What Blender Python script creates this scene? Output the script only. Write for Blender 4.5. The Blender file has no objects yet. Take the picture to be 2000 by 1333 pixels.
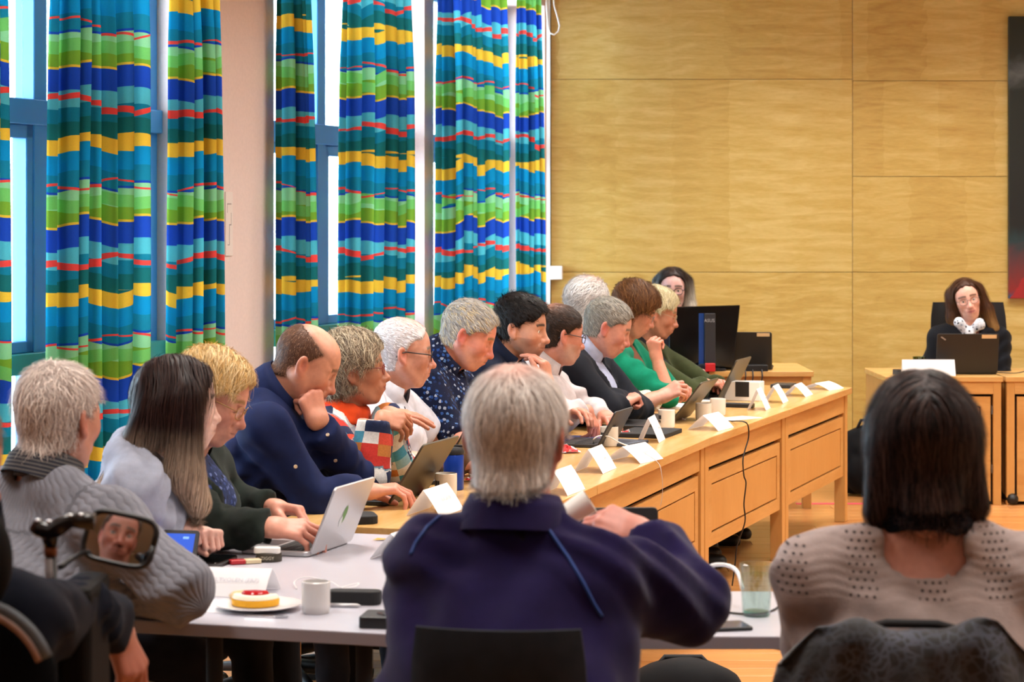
import bpy, bmesh, math, random
import numpy as np

# ---------------------------------------------------------------- camera, sky, lamps, exposure
FPX, ZC, HOR = 4400.0, 1.62, 430.0           # focal length in pixels of a 2000 px frame, eye height, horizon row
def DBG(*a):
    pass
SC = bpy.context.scene
cam = bpy.data.objects.new('camera', bpy.data.cameras.new('camera')); SC.collection.objects.link(cam); SC.camera = cam
cam.location = (0, 0, ZC); cam.rotation_euler = (math.pi / 2, 0, 0)
cam.data.sensor_width = 36; cam.data.lens = 36 * FPX / 2000
cam.data.shift_y = -(666.5 - HOR) / 2000
cam.data.dof.use_dof = True; cam.data.dof.focus_distance = 8.2; cam.data.dof.aperture_fstop = 6.3
cam.data.clip_start = .05; cam.data.clip_end = 200
W = bpy.data.worlds.new('sky'); SC.world = W; W.use_nodes = True
W.node_tree.nodes['Background'].inputs[0].default_value = (.62, .84, 1.0, 1)
W.node_tree.nodes['Background'].inputs[1].default_value = 22.0
SC.view_settings.view_transform = 'Standard'; SC.view_settings.look = 'None'; SC.view_settings.gamma = 1
SC.view_settings.exposure = -0.22
SC.cycles.use_denoising = True
CEIL = 3.55
LAMPS = [(-1.6, 4.3), (.9, 4.3), (3.6, 4.3), (-.6, 7.2), (1.6, 7.2), (4.2, 7.2), (.5, 10.0), (2.4, 10.0), (4.6, 10.0), (1.7, 12.7), (3.4, 12.7), (-2.4, 1.0), (.6, 1.0), (3.4, 1.0)]
def ceiling_lamp(x, y, power):
    l = bpy.data.lights.new('ceiling_lamp_light', 'AREA'); l.shape = 'RECTANGLE'; l.size = .58; l.size_y = 1.18
    l.energy = power; l.color = (1.0, .94, .87); l.spread = math.radians(140)
    o = bpy.data.objects.new('ceiling_lamp_light', l); SC.collection.objects.link(o); o.location = (x, y, CEIL - .09)
for _x, _y in LAMPS: ceiling_lamp(_x, _y, (62 if _y > 5 else 44) if _y > 2 else 7)
# ---------------------------------------------------------------- helpers
R_ = random.Random(11)
NR = np.random.RandomState(7)
COL = bpy.context.scene.collection
F32 = np.float32

def V(*a): return np.array(a, dtype=float)
def nrm(v):
    v = np.asarray(v, float); n = np.linalg.norm(v)
    return v / n if n > 1e-9 else v
def px(x, y, Y):                       # a point of the room at depth Y
    return V((x - 1000) / FPX * Y, Y, ZC - (y - HOR) / FPX * Y)
def pz(x, y, z):                       # a point of the room at height z
    Y = (ZC - z) * FPX / (y - HOR)
    return V((x - 1000) / FPX * Y, Y, z)
def rotz(a):
    c, s = math.cos(a), math.sin(a); return np.array([[c, -s, 0], [s, c, 0], [0, 0, 1.0]])
def roty(a):
    c, s = math.cos(a), math.sin(a); return np.array([[c, 0, s], [0, 1, 0], [-s, 0, c]])
def rotx(a):
    c, s = math.cos(a), math.sin(a); return np.array([[1, 0, 0], [0, c, -s], [0, s, c]])
D2R = math.pi / 180

# ---------------------------------------------------------------- materials
MATS = {}
def new_mat(name):
    m = bpy.data.materials.new(name); m.use_nodes = True
    nt = m.node_tree; b = nt.nodes['Principled BSDF']
    return m, nt, b
def srgb(c):
    if isinstance(c, str):
        c = c.lstrip('#'); c = [int(c[i:i + 2], 16) / 255 for i in (0, 2, 4)]
    return tuple((x / 12.92 if x <= 0.04045 else ((x + 0.055) / 1.055) ** 2.4) for x in c) + (1.0,)
def link(nt, a, b): nt.links.new(a, b)
def node(nt, t, **kw):
    n = nt.nodes.new(t)
    for k, v in kw.items():
        if k == 'inp':
            for i, val in v.items(): n.inputs[i].default_value = val
        else: setattr(n, k, v)
    return n
def math_(nt, op, a, b=None, c=None):
    n = nt.nodes.new('ShaderNodeMath'); n.operation = op
    for i, v in enumerate((a, b, c)):
        if v is None: continue
        if isinstance(v, (int, float)): n.inputs[i].default_value = v
        else: nt.links.new(v, n.inputs[i])
    return n.outputs[0]
def ramp(nt, fac, stops, interp='LINEAR'):
    n = nt.nodes.new('ShaderNodeValToRGB'); cr = n.color_ramp; cr.interpolation = interp
    while len(cr.elements) > 1: cr.elements.remove(cr.elements[-1])
    cr.elements[0].position = stops[0][0]; cr.elements[0].color = stops[0][1]
    for p, c in stops[1:]:
        e = cr.elements.new(p); e.color = c
    nt.links.new(fac, n.inputs[0]); return n.outputs[0]
def mixc(nt, fac, a, b, mode='MIX'):
    n = nt.nodes.new('ShaderNodeMix'); n.data_type = 'RGBA'; n.blend_type = mode
    for i, v in ((0, fac), (6, a), (7, b)):
        if isinstance(v, (int, float)): n.inputs[i].default_value = v
        elif isinstance(v, tuple): n.inputs[i].default_value = v
        else: nt.links.new(v, n.inputs[i])
    return n.outputs[2]
def noise(nt, vec=None, scale=5, detail=2, rough=.5, dist=0):
    n = nt.nodes.new('ShaderNodeTexNoise'); n.inputs['Scale'].default_value = scale
    n.inputs['Detail'].default_value = detail; n.inputs['Roughness'].default_value = rough
    n.inputs['Distortion'].default_value = dist
    if vec is not None: nt.links.new(vec, n.inputs['Vector'])
    return n
def coords(nt, kind='Object', scale=None, loc=None, rot=None):
    t = nt.nodes.new('ShaderNodeTexCoord'); o = t.outputs[kind]
    if scale or loc or rot:
        m = nt.nodes.new('ShaderNodeMapping'); nt.links.new(o, m.inputs[0])
        if scale: m.inputs['Scale'].default_value = scale
        if loc: m.inputs['Location'].default_value = loc
        if rot: m.inputs['Rotation'].default_value = rot
        o = m.outputs[0]
    return o
def bump(nt, b, h, strength=.3, dist=.01):
    n = nt.nodes.new('ShaderNodeBump'); n.inputs['Strength'].default_value = strength
    n.inputs['Distance'].default_value = dist
    nt.links.new(h, n.inputs['Height']); nt.links.new(n.outputs[0], b.inputs['Normal'])
def plain(name, col, rough=.5, metal=0, spec=.5, var=0.0, vscale=20, sheen=0, bumps=0, bscale=200):
    if name in MATS: return MATS[name]
    m, nt, b = new_mat(name); c = srgb(col)
    b.inputs['Base Color'].default_value = c; b.inputs['Roughness'].default_value = rough
    b.inputs['Metallic'].default_value = metal; b.inputs['Specular IOR Level'].default_value = spec
    if var:
        n = noise(nt, coords(nt), vscale, 3)
        lo = tuple(x * (1 - var) for x in c[:3]) + (1,); hi = tuple(min(1, x * (1 + var)) for x in c[:3]) + (1,)
        link(nt, ramp(nt, n.outputs[0], [(.3, lo), (.7, hi)]), b.inputs['Base Color'])
    if sheen: b.inputs['Sheen Weight'].default_value = sheen
    if bumps:
        n = noise(nt, coords(nt), bscale, 2); bump(nt, b, n.outputs[0], bumps, .002)
    MATS[name] = m; return m

# ---------------------------------------------------------------- mesh building
class MB:
    def __init__(self): self.v = []; self.f = []; self.mi = []; self.uv = None
    def add(self, vs, fs, mi=0):
        o = len(self.v); self.v += [tuple(map(float, p)) for p in vs]
        self.f += [tuple(i + o for i in f) for f in fs]; self.mi += [mi] * len(fs); return self
    def box(self, x0, x1, y0, y1, z0, z1, mi=0):
        return self.add([(x0, y0, z0), (x1, y0, z0), (x1, y1, z0), (x0, y1, z0), (x0, y0, z1), (x1, y0, z1), (x1, y1, z1), (x0, y1, z1)],
                        [(0, 3, 2, 1), (4, 5, 6, 7), (0, 1, 5, 4), (1, 2, 6, 5), (2, 3, 7, 6), (3, 0, 4, 7)], mi)
    def tube(self, pts, r, n=8, mi=0, caps=True):
        pts = [np.asarray(p, float) for p in pts]; k = len(pts)
        rs = r if isinstance(r, (list, tuple)) else [r] * k
        t0 = nrm(pts[1] - pts[0]); u = nrm(np.cross(t0, V(0, 0, 1) if abs(t0[2]) < .9 else V(1, 0, 0)))
        vs = []; fs = []
        for i, p in enumerate(pts):
            t = nrm(pts[min(i + 1, k - 1)] - pts[max(i - 1, 0)])
            u = nrm(u - t * np.dot(u, t)); w = np.cross(t, u)
            for j in range(n):
                a = 2 * math.pi * j / n; vs.append(p + rs[i] * (math.cos(a) * u + math.sin(a) * w))
        for i in range(k - 1):
            for j in range(n):
                a, b = i * n + j, i * n + (j + 1) % n; fs.append((a, b, b + n, a + n))
        if caps: fs += [tuple(range(n))[::-1], tuple(range((k - 1) * n, k * n))]
        return self.add(vs, fs, mi)
    def lathe(self, prof, n=24, c=(0, 0, 0), mi=0, sx=1, sy=1):
        vs = []; fs = []; k = len(prof)
        for r, z in prof:
            for j in range(n):
                a = 2 * math.pi * j / n; vs.append((c[0] + sx * r * math.cos(a), c[1] + sy * r * math.sin(a), c[2] + z))
        for i in range(k - 1):
            for j in range(n):
                a, b = i * n + j, i * n + (j + 1) % n; fs.append((a, b, b + n, a + n))
        fs += [tuple(range(n))[::-1], tuple(range((k - 1) * n, k * n))]
        return self.add(vs, fs, mi)
    def rbox(self, x0, x1, y0, y1, z0, z1, r=.01, n=4, mi=0):    # plan-rounded slab
        vs = []; pts = []
        for (cx, cy, a0) in ((x1 - r, y1 - r, 0), (x0 + r, y1 - r, 90), (x0 + r, y0 + r, 180), (x1 - r, y0 + r, 270)):
            for j in range(n + 1):
                a = (a0 + 90 * j / n) * D2R; pts.append((cx + r * math.cos(a), cy + r * math.sin(a)))
        k = len(pts); vs = [(x, y, z0) for x, y in pts] + [(x, y, z1) for x, y in pts]
        fs = [tuple(range(k))[::-1], tuple(range(k, 2 * k))] + [(i, (i + 1) % k, (i + 1) % k + k, i + k) for i in range(k)]
        return self.add(vs, fs, mi)
    def xf(self, M=None, t=(0, 0, 0)):
        M = np.eye(3) if M is None else M
        self.v = [tuple(M @ np.asarray(p) + np.asarray(t)) for p in self.v]; return self
    def build(self, name, mat, parent=None, loc=(0, 0, 0), rz=0, bevel=0, smooth=False, seg=2, uv=None, origin=None):
        vs = self.v
        if origin is not None:
            loc = origin; vs = [tuple(np.asarray(p) - np.asarray(origin)) for p in vs]
        me = bpy.data.meshes.new(name); me.from_pydata(vs, [], self.f); me.update()
        for m in (mat if isinstance(mat, (list, tuple)) else [mat]): me.materials.append(m)
        if any(self.mi): me.polygons.foreach_set('material_index', self.mi)
        if bevel:
            bm = bmesh.new(); bm.from_mesh(me)
            es = [e for e in bm.edges if len(e.link_faces) == 2 and e.calc_face_angle(0) > .5]
            bmesh.ops.bevel(bm, geom=es, offset=bevel, segments=seg, affect='EDGES', profile=.5)
            bm.to_mesh(me); bm.free()
        if smooth:
            me.polygons.foreach_set('use_smooth', [True] * len(me.polygons))
            if smooth == 'auto': me.set_sharp_from_angle(angle=40 * D2R)
        if uv is not None:
            l = me.uv_layers.new(name='UVMap'); arr = np.zeros(len(me.loops), dtype=np.int32)
            me.loops.foreach_get('vertex_index', arr); l.data.foreach_set('uv', np.asarray(uv, F32)[arr].ravel())
        o = bpy.data.objects.new(name, me); COL.objects.link(o); o.location = loc; o.rotation_euler = (0, 0, rz)
        if parent is not None: o.parent = parent
        return o
def tag(o, label=None, cat=None, group=None, kind=None):
    if label: o['label'] = label
    if cat: o['category'] = cat
    if group: o['group'] = group
    if kind: o['kind'] = kind
    return o
def thing(name, label, cat, loc=(0, 0, 0), rz=0, group=None):
    o = bpy.data.objects.new(name, None); COL.objects.link(o); o.location = tuple(loc); o.rotation_euler = (0, 0, rz)
    o.empty_display_size = .1
    return tag(o, label, cat, group)
def npobj(name, v, f, mat, parent=None, col=None, attr=None, smooth=True, loc=(0, 0, 0)):
    """one mesh from numpy vertices and faces (quads or tris)"""
    me = bpy.data.meshes.new(name); nv = len(v); nf, k = f.shape
    me.vertices.add(nv); me.vertices.foreach_set('co', np.ascontiguousarray(v, F32).ravel())
    me.loops.add(nf * k); me.loops.foreach_set('vertex_index', np.ascontiguousarray(f, np.int32).ravel())
    me.polygons.add(nf); me.polygons.foreach_set('loop_start', np.arange(0, nf * k, k, dtype=np.int32))
    me.polygons.foreach_set('use_smooth', np.ones(nf, dtype=bool) if smooth else np.zeros(nf, dtype=bool))
    me.update(calc_edges=True); me.materials.append(mat)
    if col is not None:
        a = me.color_attributes.new('Col', 'FLOAT_COLOR', 'POINT')
        c = np.ones((nv, 4), F32); c[:, :3] = col; a.data.foreach_set('color', c.ravel())
    if attr is not None:
        for nm, arr in attr.items():
            a = me.attributes.new(nm, 'FLOAT_VECTOR', 'POINT'); a.data.foreach_set('vector', np.ascontiguousarray(arr, F32).ravel())
    o = bpy.data.objects.new(name, me); COL.objects.link(o); o.location = tuple(loc)
    if parent is not None: o.parent = parent
    return o

# ---------------------------------------------------------------- implicit surfaces
def rc(P, a, b, r1, r2):
    x, y, z = P; a = np.asarray(a, F32); b = np.asarray(b, F32); d = b - a; L = float(d @ d) + 1e-9
    x = x - a[0]; y = y - a[1]; z = z - a[2]
    t = np.clip((x * d[0] + y * d[1] + z * d[2]) * F32(1 / L), 0, 1)
    x = x - t * d[0]; y = y - t * d[1]; z = z - t * d[2]
    return np.sqrt(x * x + y * y + z * z) - (F32(r1) + t * F32(r2 - r1))
def ell(P, c, r, M=None):
    x, y, z = P; x = x - F32(c[0]); y = y - F32(c[1]); z = z - F32(c[2])
    if M is not None:
        M = np.asarray(M, F32)             # columns are the axes
        x, y, z = x * M[0, 0] + y * M[1, 0] + z * M[2, 0], x * M[0, 1] + y * M[1, 1] + z * M[2, 1], x * M[0, 2] + y * M[1, 2] + z * M[2, 2]
    x = x / F32(r[0]); y = y / F32(r[1]); z = z / F32(r[2])
    k0 = np.sqrt(x * x + y * y + z * z)
    x = x / F32(r[0]); y = y / F32(r[1]); z = z / F32(r[2])
    k1 = np.sqrt(x * x + y * y + z * z) + F32(1e-6)
    return k0 * (k0 - 1) / k1
def smin(a, b, k):
    h = np.maximum(F32(k) - np.abs(a - b), 0) * F32(1 / k)
    return np.minimum(a, b) - h * h * F32(k * .25)
def smax(a, b, k): return -smin(-a, -b, k)

CORN = np.array([[i, j, k] for i in (0, 1) for j in (0, 1) for k in (0, 1)])
EDG = [(a, b) for a in range(8) for b in range(a + 1, 8) if np.abs(CORN[a] - CORN[b]).sum() == 1]
def polygonize(f, lo, hi, h, B=8):
    """naive surface nets of the field f over a box, evaluated only in blocks that hold surface"""
    lo = np.asarray(lo, float); hi = np.asarray(hi, float)
    nb = np.maximum(1, np.ceil((hi - lo) / (h * B)).astype(int)); n = nb * B + 1
    cx = [lo[i] + (np.arange(nb[i]) + .5) * B * h for i in range(3)]
    C = np.stack(np.meshgrid(*cx, indexing='ij'), -1).reshape(-1, 3).astype(F32)
    fc = f((C[:, 0], C[:, 1], C[:, 2]))
    keep = np.abs(fc) < B * h * 1.35
    F = np.repeat(np.repeat(np.repeat(fc.reshape(nb), B, 0), B, 1), B, 2)
    F = np.pad(F, ((0, 1), (0, 1), (0, 1)), mode='edge')
    bi = np.argwhere(keep.reshape(nb))
    off = np.stack(np.meshgrid(*[np.arange(B + 1)] * 3, indexing='ij'), -1).reshape(-1, 3)
    I = (bi[:, None, :] * B + off[None]).reshape(-1, 3)
    P = (lo + I * h).astype(F32)
    F[I[:, 0], I[:, 1], I[:, 2]] = f((P[:, 0], P[:, 1], P[:, 2]))
    ins = F < 0
    c = sum(ins[a[0]:n[0] - 1 + a[0], a[1]:n[1] - 1 + a[1], a[2]:n[2] - 1 + a[2]].astype(np.int8) for a in CORN)
    act = np.argwhere((c > 0) & (c < 8))
    idx = np.full(n - 1, -1, np.int32); idx[act[:, 0], act[:, 1], act[:, 2]] = np.arange(len(act))
    vals = [F[act[:, 0] + a[0], act[:, 1] + a[1], act[:, 2] + a[2]] for a in CORN]
    acc = np.zeros((len(act), 3)); cnt = np.zeros(len(act))
    for a, b in EDG:
        m = (vals[a] < 0) != (vals[b] < 0)
        t = vals[a][m] / (vals[a][m] - vals[b][m])
        acc[m] += CORN[a] + t[:, None] * (CORN[b] - CORN[a]); cnt[m] += 1
    v = lo + (act + acc / cnt[:, None]) * h
    qs = []
    for ax in range(3):
        o1, o2 = [(1, 2), (2, 0), (0, 1)][ax]
        s0 = [slice(None)] * 3; s1 = [slice(None)] * 3; s0[ax] = slice(0, -1); s1[ax] = slice(1, None)
        for s in (s0, s1):
            s[o1] = slice(1, -1); s[o2] = slice(1, -1)
        A = ins[tuple(s0)]; Bm = ins[tuple(s1)]
        for flip, M in ((False, A & ~Bm), (True, ~A & Bm)):
            e = np.argwhere(M)
            if not len(e): continue
            e[:, o1] += 1; e[:, o2] += 1
            d1 = np.zeros(3, int); d1[o1] = 1; d2 = np.zeros(3, int); d2[o2] = 1
            q = np.stack([idx[tuple((e - d1 - d2).T)], idx[tuple((e - d2).T)], idx[tuple(e.T)], idx[tuple((e - d1).T)]], 1)
            qs.append(q[:, ::-1] if flip else q)
    q = np.concatenate(qs) if qs else np.zeros((0, 4), int)
    q = q[(q >= 0).all(1)]
    return v, q
def join(parts):
    vs = []; fs = []; o = 0
    for v, f in parts:
        vs.append(v); fs.append(f + o); o += len(v)
    return np.concatenate(vs), np.concatenate(fs)
def grad(f, P, e=.002):
    x, y, z = [P[:, i].astype(F32) for i in range(3)]; e = F32(e)
    g = np.stack([f((x + e, y, z)) - f((x - e, y, z)), f((x, y + e, z)) - f((x, y - e, z)), f((x, y, z + e)) - f((x, y, z - e))], 1)
    return g / (np.linalg.norm(g, axis=1, keepdims=True) + 1e-9)
# ---------------------------------------------------------------- people: head, hair, hands, clothes
def head_field(p, neck_end):
    """head with face and ears; x forward, y left, z up, origin between the ears"""
    w = p.get('w', 1.0); jw = p.get('jaw', 1.0); nl = p.get('nose', 1.0); ck = p.get('cheek', 1.0); er = p.get('ear', 1.0)
    ne = np.asarray(neck_end, float); nr = p.get('neckr', .054); fat = p.get('fat', 0.0); opn = p.get('eyes', 1)
    def f(P):
        x, y, z = P; y = y / F32(w); ay = np.abs(y); Q = (x, ay, z); P = (x, y, z)
        d = smin(ell(P, (-.014, 0, .034), (.098, .077, .088)), ell(P, (.03, 0, .026), (.063, .065, .072)), .03)
        d = smin(d, ell(P, (.034, 0, -.034), (.058, .056 + .004 * fat, .076)), .03)
        d = smin(d, rc(Q, (-.006, .05 * jw, -.042), (.05, .024 * jw, -.098), .022 + .006 * fat, .018 + .003 * fat), .03)
        d = smin(d, ell(P, (.07, 0, -.1), (.018, .02 * jw, .018)), .022)
        d = smin(d, ell(Q, (.056, .041, -.02), (.027, .022 * ck, .026)), .028)
        d = smin(d, rc(Q, (.083, .01, .022), (.066, .05, .02), .0105, .009), .014)
        d = smax(d, -ell(Q, (.1, .034, .002), (.021, .019, .014)), .014)
        lid = ell(Q, (.0735, .033, .001), (.0148, .0165, .0148))
        if opn: lid = smax(lid, -ell(Q, (.088, .033, .0), (.012, .0135, .0042 * opn)), .002)
        d = smin(d, lid, .004)
        tip = (.086 + .026 * nl, 0, -.034)
        d = smin(d, rc(P, (.087, 0, .012), tip, .0085, .0105), .014)
        d = smin(d, ell(P, tip, (.0125, .0125, .011)), .008)
        d = smin(d, ell(Q, (.097, .0135, -.037), (.012, .0078, .0085)), .007)
        d = smin(d, ell(P, (.076, 0, -.064), (.029, .034, .027)), .02)
        d = smin(d, rc(Q, (.1035, 0, -.0572), (.088, .025, -.064), .0052, .003), .006)
        d = smin(d, rc(Q, (.1015, 0, -.0698), (.088, .021, -.066), .0065, .0035), .004)
        d = smax(d, -rc(Q, (.113, 0, -.0635), (.094, .024, -.0648), .0026, .001), .003)
        d = smax(d, -rc(Q, (.094, .0205, -.038), (.078, .034, -.066), .0016, .0012), .006)
        d = smax(d, -rc(Q, (.08, .02, -.012), (.07, .045, -.014), .0015, .001), .006)
        d = smax(d, -rc(Q, (.1, .006, -.046), (.094, .0075, -.045), .0028, .0024), .003)
        # ears
        M = rotz(-22 * D2R) @ roty(-12 * D2R)
        ear = ell(Q, (-.014, .082, -.006), (.019 * er, .0085, .032 * er), M)
        ear = smax(ear, -ell(Q, (-.008, .0915, -.002), (.0122 * er, .0105, .021 * er), M), .004)
        ear = smin(ear, ell(Q, (-.004, .0795, -.034 * er), (.009, .006, .009)), .008)
        d = smin(d, ear, .007)
        # neck
        d2 = smin(rc(P, (-.028, 0, -.03), ne, nr, nr + .008), rc(P, (.018, 0, -.082), ne + V(.035, 0, .02), .03 + .012 * fat, .036), .03)
        return smin(d, d2, .022)
    return f
def skull_field(w):
    def f(P):
        x, y, z = P; P = (x, y / F32(w), z)
        return smin(smin(ell(P, (-.014, 0, .034), (.098, .077, .088)), ell(P, (.03, 0, .026), (.063, .065, .072)), .03),
                    rc(P, (-.03, 0, -.03), (-.05, 0, -.14), .055, .058), .03)
    return f
def skin_colors(v, p):
    x, y, z = v[:, 0], np.abs(v[:, 1]), v[:, 2]
    base = np.array(srgb(p.get('skin', '#d9a58a'))[:3]); red = np.array(srgb(p.get('red', '#c86f5e'))[:3])
    def blob(c, r): return np.exp(-(((x - c[0]) / r[0]) ** 2 + ((y - c[1]) / r[1]) ** 2 + ((z - c[2]) / r[2]) ** 2))
    m = .75 * blob((.112, 0, -.032), (.02, .018, .02)) + .6 * blob((.07, .045, -.03), (.03, .022, .025)) + .8 * blob((-.012, .088, -.006), (.03, .012, .04))
    m = np.clip(m * p.get('flush', .7), 0, 1)[:, None]
    c = base * (1 - m) + red * m
    lip = np.clip(1.6 * blob((.1, 0, -.0635), (.02, .022, .0085)), 0, 1)[:, None] * (.8 if p.get('lips') else .55)
    c = c * (1 - lip) + np.array(srgb(p.get('lipc', '#b3635a'))[:3]) * lip
    sl = np.clip(1.5 * blob((.1, 0, -.0642), (.02, .024, .0016)), 0, 1)[:, None]; c = c * (1 - .55 * sl)  # shade of the lip crease painted into the skin colour
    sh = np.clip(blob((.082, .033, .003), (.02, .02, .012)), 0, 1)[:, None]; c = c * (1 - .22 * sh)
    ns = np.clip(1.4 * blob((.1, .0068, -.045), (.012, .004, .003)), 0, 1)[:, None]; c = c * (1 - .7 * ns)  # nostril shade painted as dark spots
    if not p.get('eyes', 1):
        ls = np.clip(1.6 * blob((.086, .033, -.0045), (.02, .0135, .0016)), 0, 1)[:, None]; c = c * (1 - .75 * ls)
    br = p.get('beard')
    if br:
        bm = np.clip(blob((.07, .0, -.09), (.06, .07, .035)) + blob((.03, .06, -.06), (.04, .03, .045)) + .6 * blob((.1, 0, -.05), (.02, .03, .008)), 0, 1)[:, None] * br[1] * (z[:, None] < -.03)
        c = c * (1 - bm) + np.array(srgb(br[0])[:3]) * bm
    if p.get('brow'):
        zz = .026 + .004 * np.sin(y / .05 * math.pi) ; bm = np.clip(1.6 * np.exp(-((z - zz) / .0048) ** 2) * (y > .01) * (y < .055) * (x > .05), 0, 1)[:, None] * p.get('browa', .95)
        c = c * (1 - bm) + np.array(srgb(p['brow'])[:3]) * bm
    return c
def skin_mat():
    if 'skin' in MATS: return MATS['skin']
    m, nt, b = new_mat('skin'); a = node(nt, 'ShaderNodeVertexColor', layer_name='Col')
    n = noise(nt, coords(nt), 60, 3)
    c = mixc(nt, .22, a.outputs[0], ramp(nt, n.outputs[0], [(.35, (.55, .42, .38, 1)), (.65, (1, .95, .9, 1))]), 'MULTIPLY')
    link(nt, c, b.inputs['Base Color']); b.inputs['Roughness'].default_value = .48
    b.inputs['Subsurface Weight'].default_value = .12; b.inputs['Subsurface Radius'].default_value = (.012, .005, .003); b.inputs['Subsurface Scale'].default_value = .18
    n2 = noise(nt, coords(nt), 420, 2); bump(nt, b, n2.outputs[0], .12, .002)
    MATS['skin'] = m; return m
def hair_mat():
    if 'hair' in MATS: return MATS['hair']
    m, nt, b = new_mat('hair'); a = node(nt, 'ShaderNodeVertexColor', layer_name='Col')
    link(nt, a.outputs[0], b.inputs['Base Color']); b.inputs['Roughness'].default_value = .5; b.inputs['Specular IOR Level'].default_value = .2
    MATS['hair'] = m; return m

def hair_field(p, hs):
    """hair volume: inflated skull, cut back to the hairline, plus hanging locks"""
    w = p.get('w', 1.0); sk = skull_field(w); t = hs.get('t', .012); top = hs.get('top', 0); fz = hs.get('line', .074); nape = hs.get('nape', -.075)
    locks = hs.get('locks', []); band = hs.get('bald'); temple = hs.get('temple', .03); earcut = hs.get('ear', True)
    def f(P):
        x, y, z = P
        d = sk(P) - F32(t) - F32(top) * np.clip((z - F32(.02)) * F32(10), 0, 1)
        ay = np.abs(y); Q = (x, ay, z)
        # face cut: hairline in front and along the temples
        d = smax(d, -ell(P, (.115, 0, fz - .1), (.115 - .35 * temple, .1, .1)), .012)
        d = smax(d, -ell(Q, (.055, .085, -.06), (.052 + temple * .3, .05, .075 + temple)), .01)
        if earcut: d = smax(d, -ell(Q, (.0, .09, -.022), (.03, .04, .034)), .008)
        d = smax(d, (F32(nape) - z) + F32(.25) * (x + F32(.06)), .01)
        if band:                          # bare crown
            d = smax(d, -ell(P, band[0], band[1]), .02)
        for (a, b, r1, r2, fl) in locks:
            if fl is None: d = smin(d, rc(P, a, b, r1, r2), .025)
            else:
                S = (x, y / F32(fl), z)
                d = smin(d, rc(S, (a[0], a[1] / fl, a[2]), (b[0], b[1] / fl, b[2]), r1, r2), .025)
        return d
    return f
def make_hair(name, p, hs, R, c, parent, loc, h=.005):
    f = hair_field(p, hs)
    lo = V(-.16, -.14, hs.get('zmin', -.13)); hi = V(.16, .14, .17)
    for (a, b, r1, r2, fl) in hs.get('locks', []):
        for q, r in ((a, r1), (b, r2)):
            rr = V(r, r * (fl or 1), r) + .02
            lo = np.minimum(lo, np.asarray(q) - rr); hi = np.maximum(hi, np.asarray(q) + rr)
    def fn(P):
        x, y, z = P; s = F32(hs.get('rough', .0025))
        return f(P) + s * np.sin(x * 130 + 2 * np.sin(z * 60) + y * 40) * np.cos(y * 150 + 2 * np.sin(x * 47))
    v, q = polygonize(fn, lo, hi, h)
    n = hs.get('n', 2200); L = hs.get('len', .05); wd = hs.get('wd', .0016); K = hs.get('k', 5)
    pick = NR.randint(0, len(v), n); r0 = v[pick].copy() + NR.normal(0, .002, (n, 3))
    flow = hs.get('flow', 'back'); crown = np.asarray(hs.get('crown', (-.06, 0, .12)))
    def fdir(pt):
        d = np.zeros_like(pt)
        if flow == 'crown':               # away from the crown
            d = pt - crown; d[:, 2] -= .05
        elif flow == 'back': d[:, 0] = -1; d[:, 2] = -.55 - 3 * np.clip(.03 - pt[:, 2], 0, .3)
        elif flow == 'side':              # parted and combed over
            d[:, 1] = np.where(pt[:, 1] > hs.get('part', .02), 1, -1) * 1.0; d[:, 2] = -.5 - 8 * np.clip(.07 - pt[:, 2], 0, 1); d[:, 0] = hs.get('sfx', .2)
        elif flow == 'fwd': d[:, 0] = 1; d[:, 1] = .3 * np.sign(pt[:, 1]); d[:, 2] = -.35 - 4 * np.clip(.04 - pt[:, 2], 0, .3)
        elif flow == 'down':
            d[:, 1] = np.where(pt[:, 1] > hs.get('part', 0), .9, -.9) * np.clip((pt[:, 2] - .04) / .06, 0, 1); d[:, 2] = -1
            d[:, 0] = hs.get('sfx', -.1)
        return d / (np.linalg.norm(d, axis=1, keepdims=True) + 1e-9)
    step = L * NR.uniform(.6, 1.15, (n, 1)) / K
    jit = NR.normal(0, hs.get('jit', .22), (n, 3)); lift = hs.get('lift', .12) * NR.uniform(.0, 1.6, (n, 1))
    pts = [r0]; nor = []; pcur = r0
    for k in range(K + 1):
        g = grad(f, pcur, .003); nor.append(g)
        if k == K: break
        d = fdir(pcur) + jit + .25 * NR.normal(0, hs.get('jit', .22), (n, 3)); d -= g * (d * g).sum(1, keepdims=True)
        d /= np.linalg.norm(d, axis=1, keepdims=True) + 1e-9
        x = pcur.astype(F32); val = f((x[:, 0], x[:, 1], x[:, 2]))[:, None]
        pcur = pcur + step * (d + lift * g * (1 if k > 0 else .6)) + g * np.clip(.0012 - val, 0, .004)
        pts.append(pcur)
    ok = np.ones(n, bool); fz = hs.get('line', .074); fr = hs.get('fringe', .004)
    for q_ in pts: ok &= ~((q_[:, 0] > .045) & (np.abs(q_[:, 1]) < .064) & (q_[:, 2] < fz - fr) & (q_[:, 2] > -.16))
    pts = [q_[ok] for q_ in pts]; nor = [q_[ok] for q_ in nor]; n = int(ok.sum())
    vs = []; S = len(pts)
    for k in range(S):
        t = pts[min(k + 1, S - 1)] - pts[max(k - 1, 0)]; sd = np.cross(t, nor[k]); sd /= np.linalg.norm(sd, axis=1, keepdims=True) + 1e-9
        ww = wd * (1 - .85 * k / (S - 1)) * (.7 if k == 0 else 1)
        vs += [pts[k] - sd * ww, pts[k] + sd * ww]
    sv = np.stack(vs, 1).reshape(-1, 3)          # strand-major, 2S per strand
    base = (np.arange(n) * 2 * S)[:, None]
    fs = np.concatenate([base + np.array([[2 * k, 2 * k + 1, 2 * k + 3, 2 * k + 2]]) for k in range(S - 1)])
    cols = [np.array(srgb(x)[:3]) for x in hs['col']]
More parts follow.
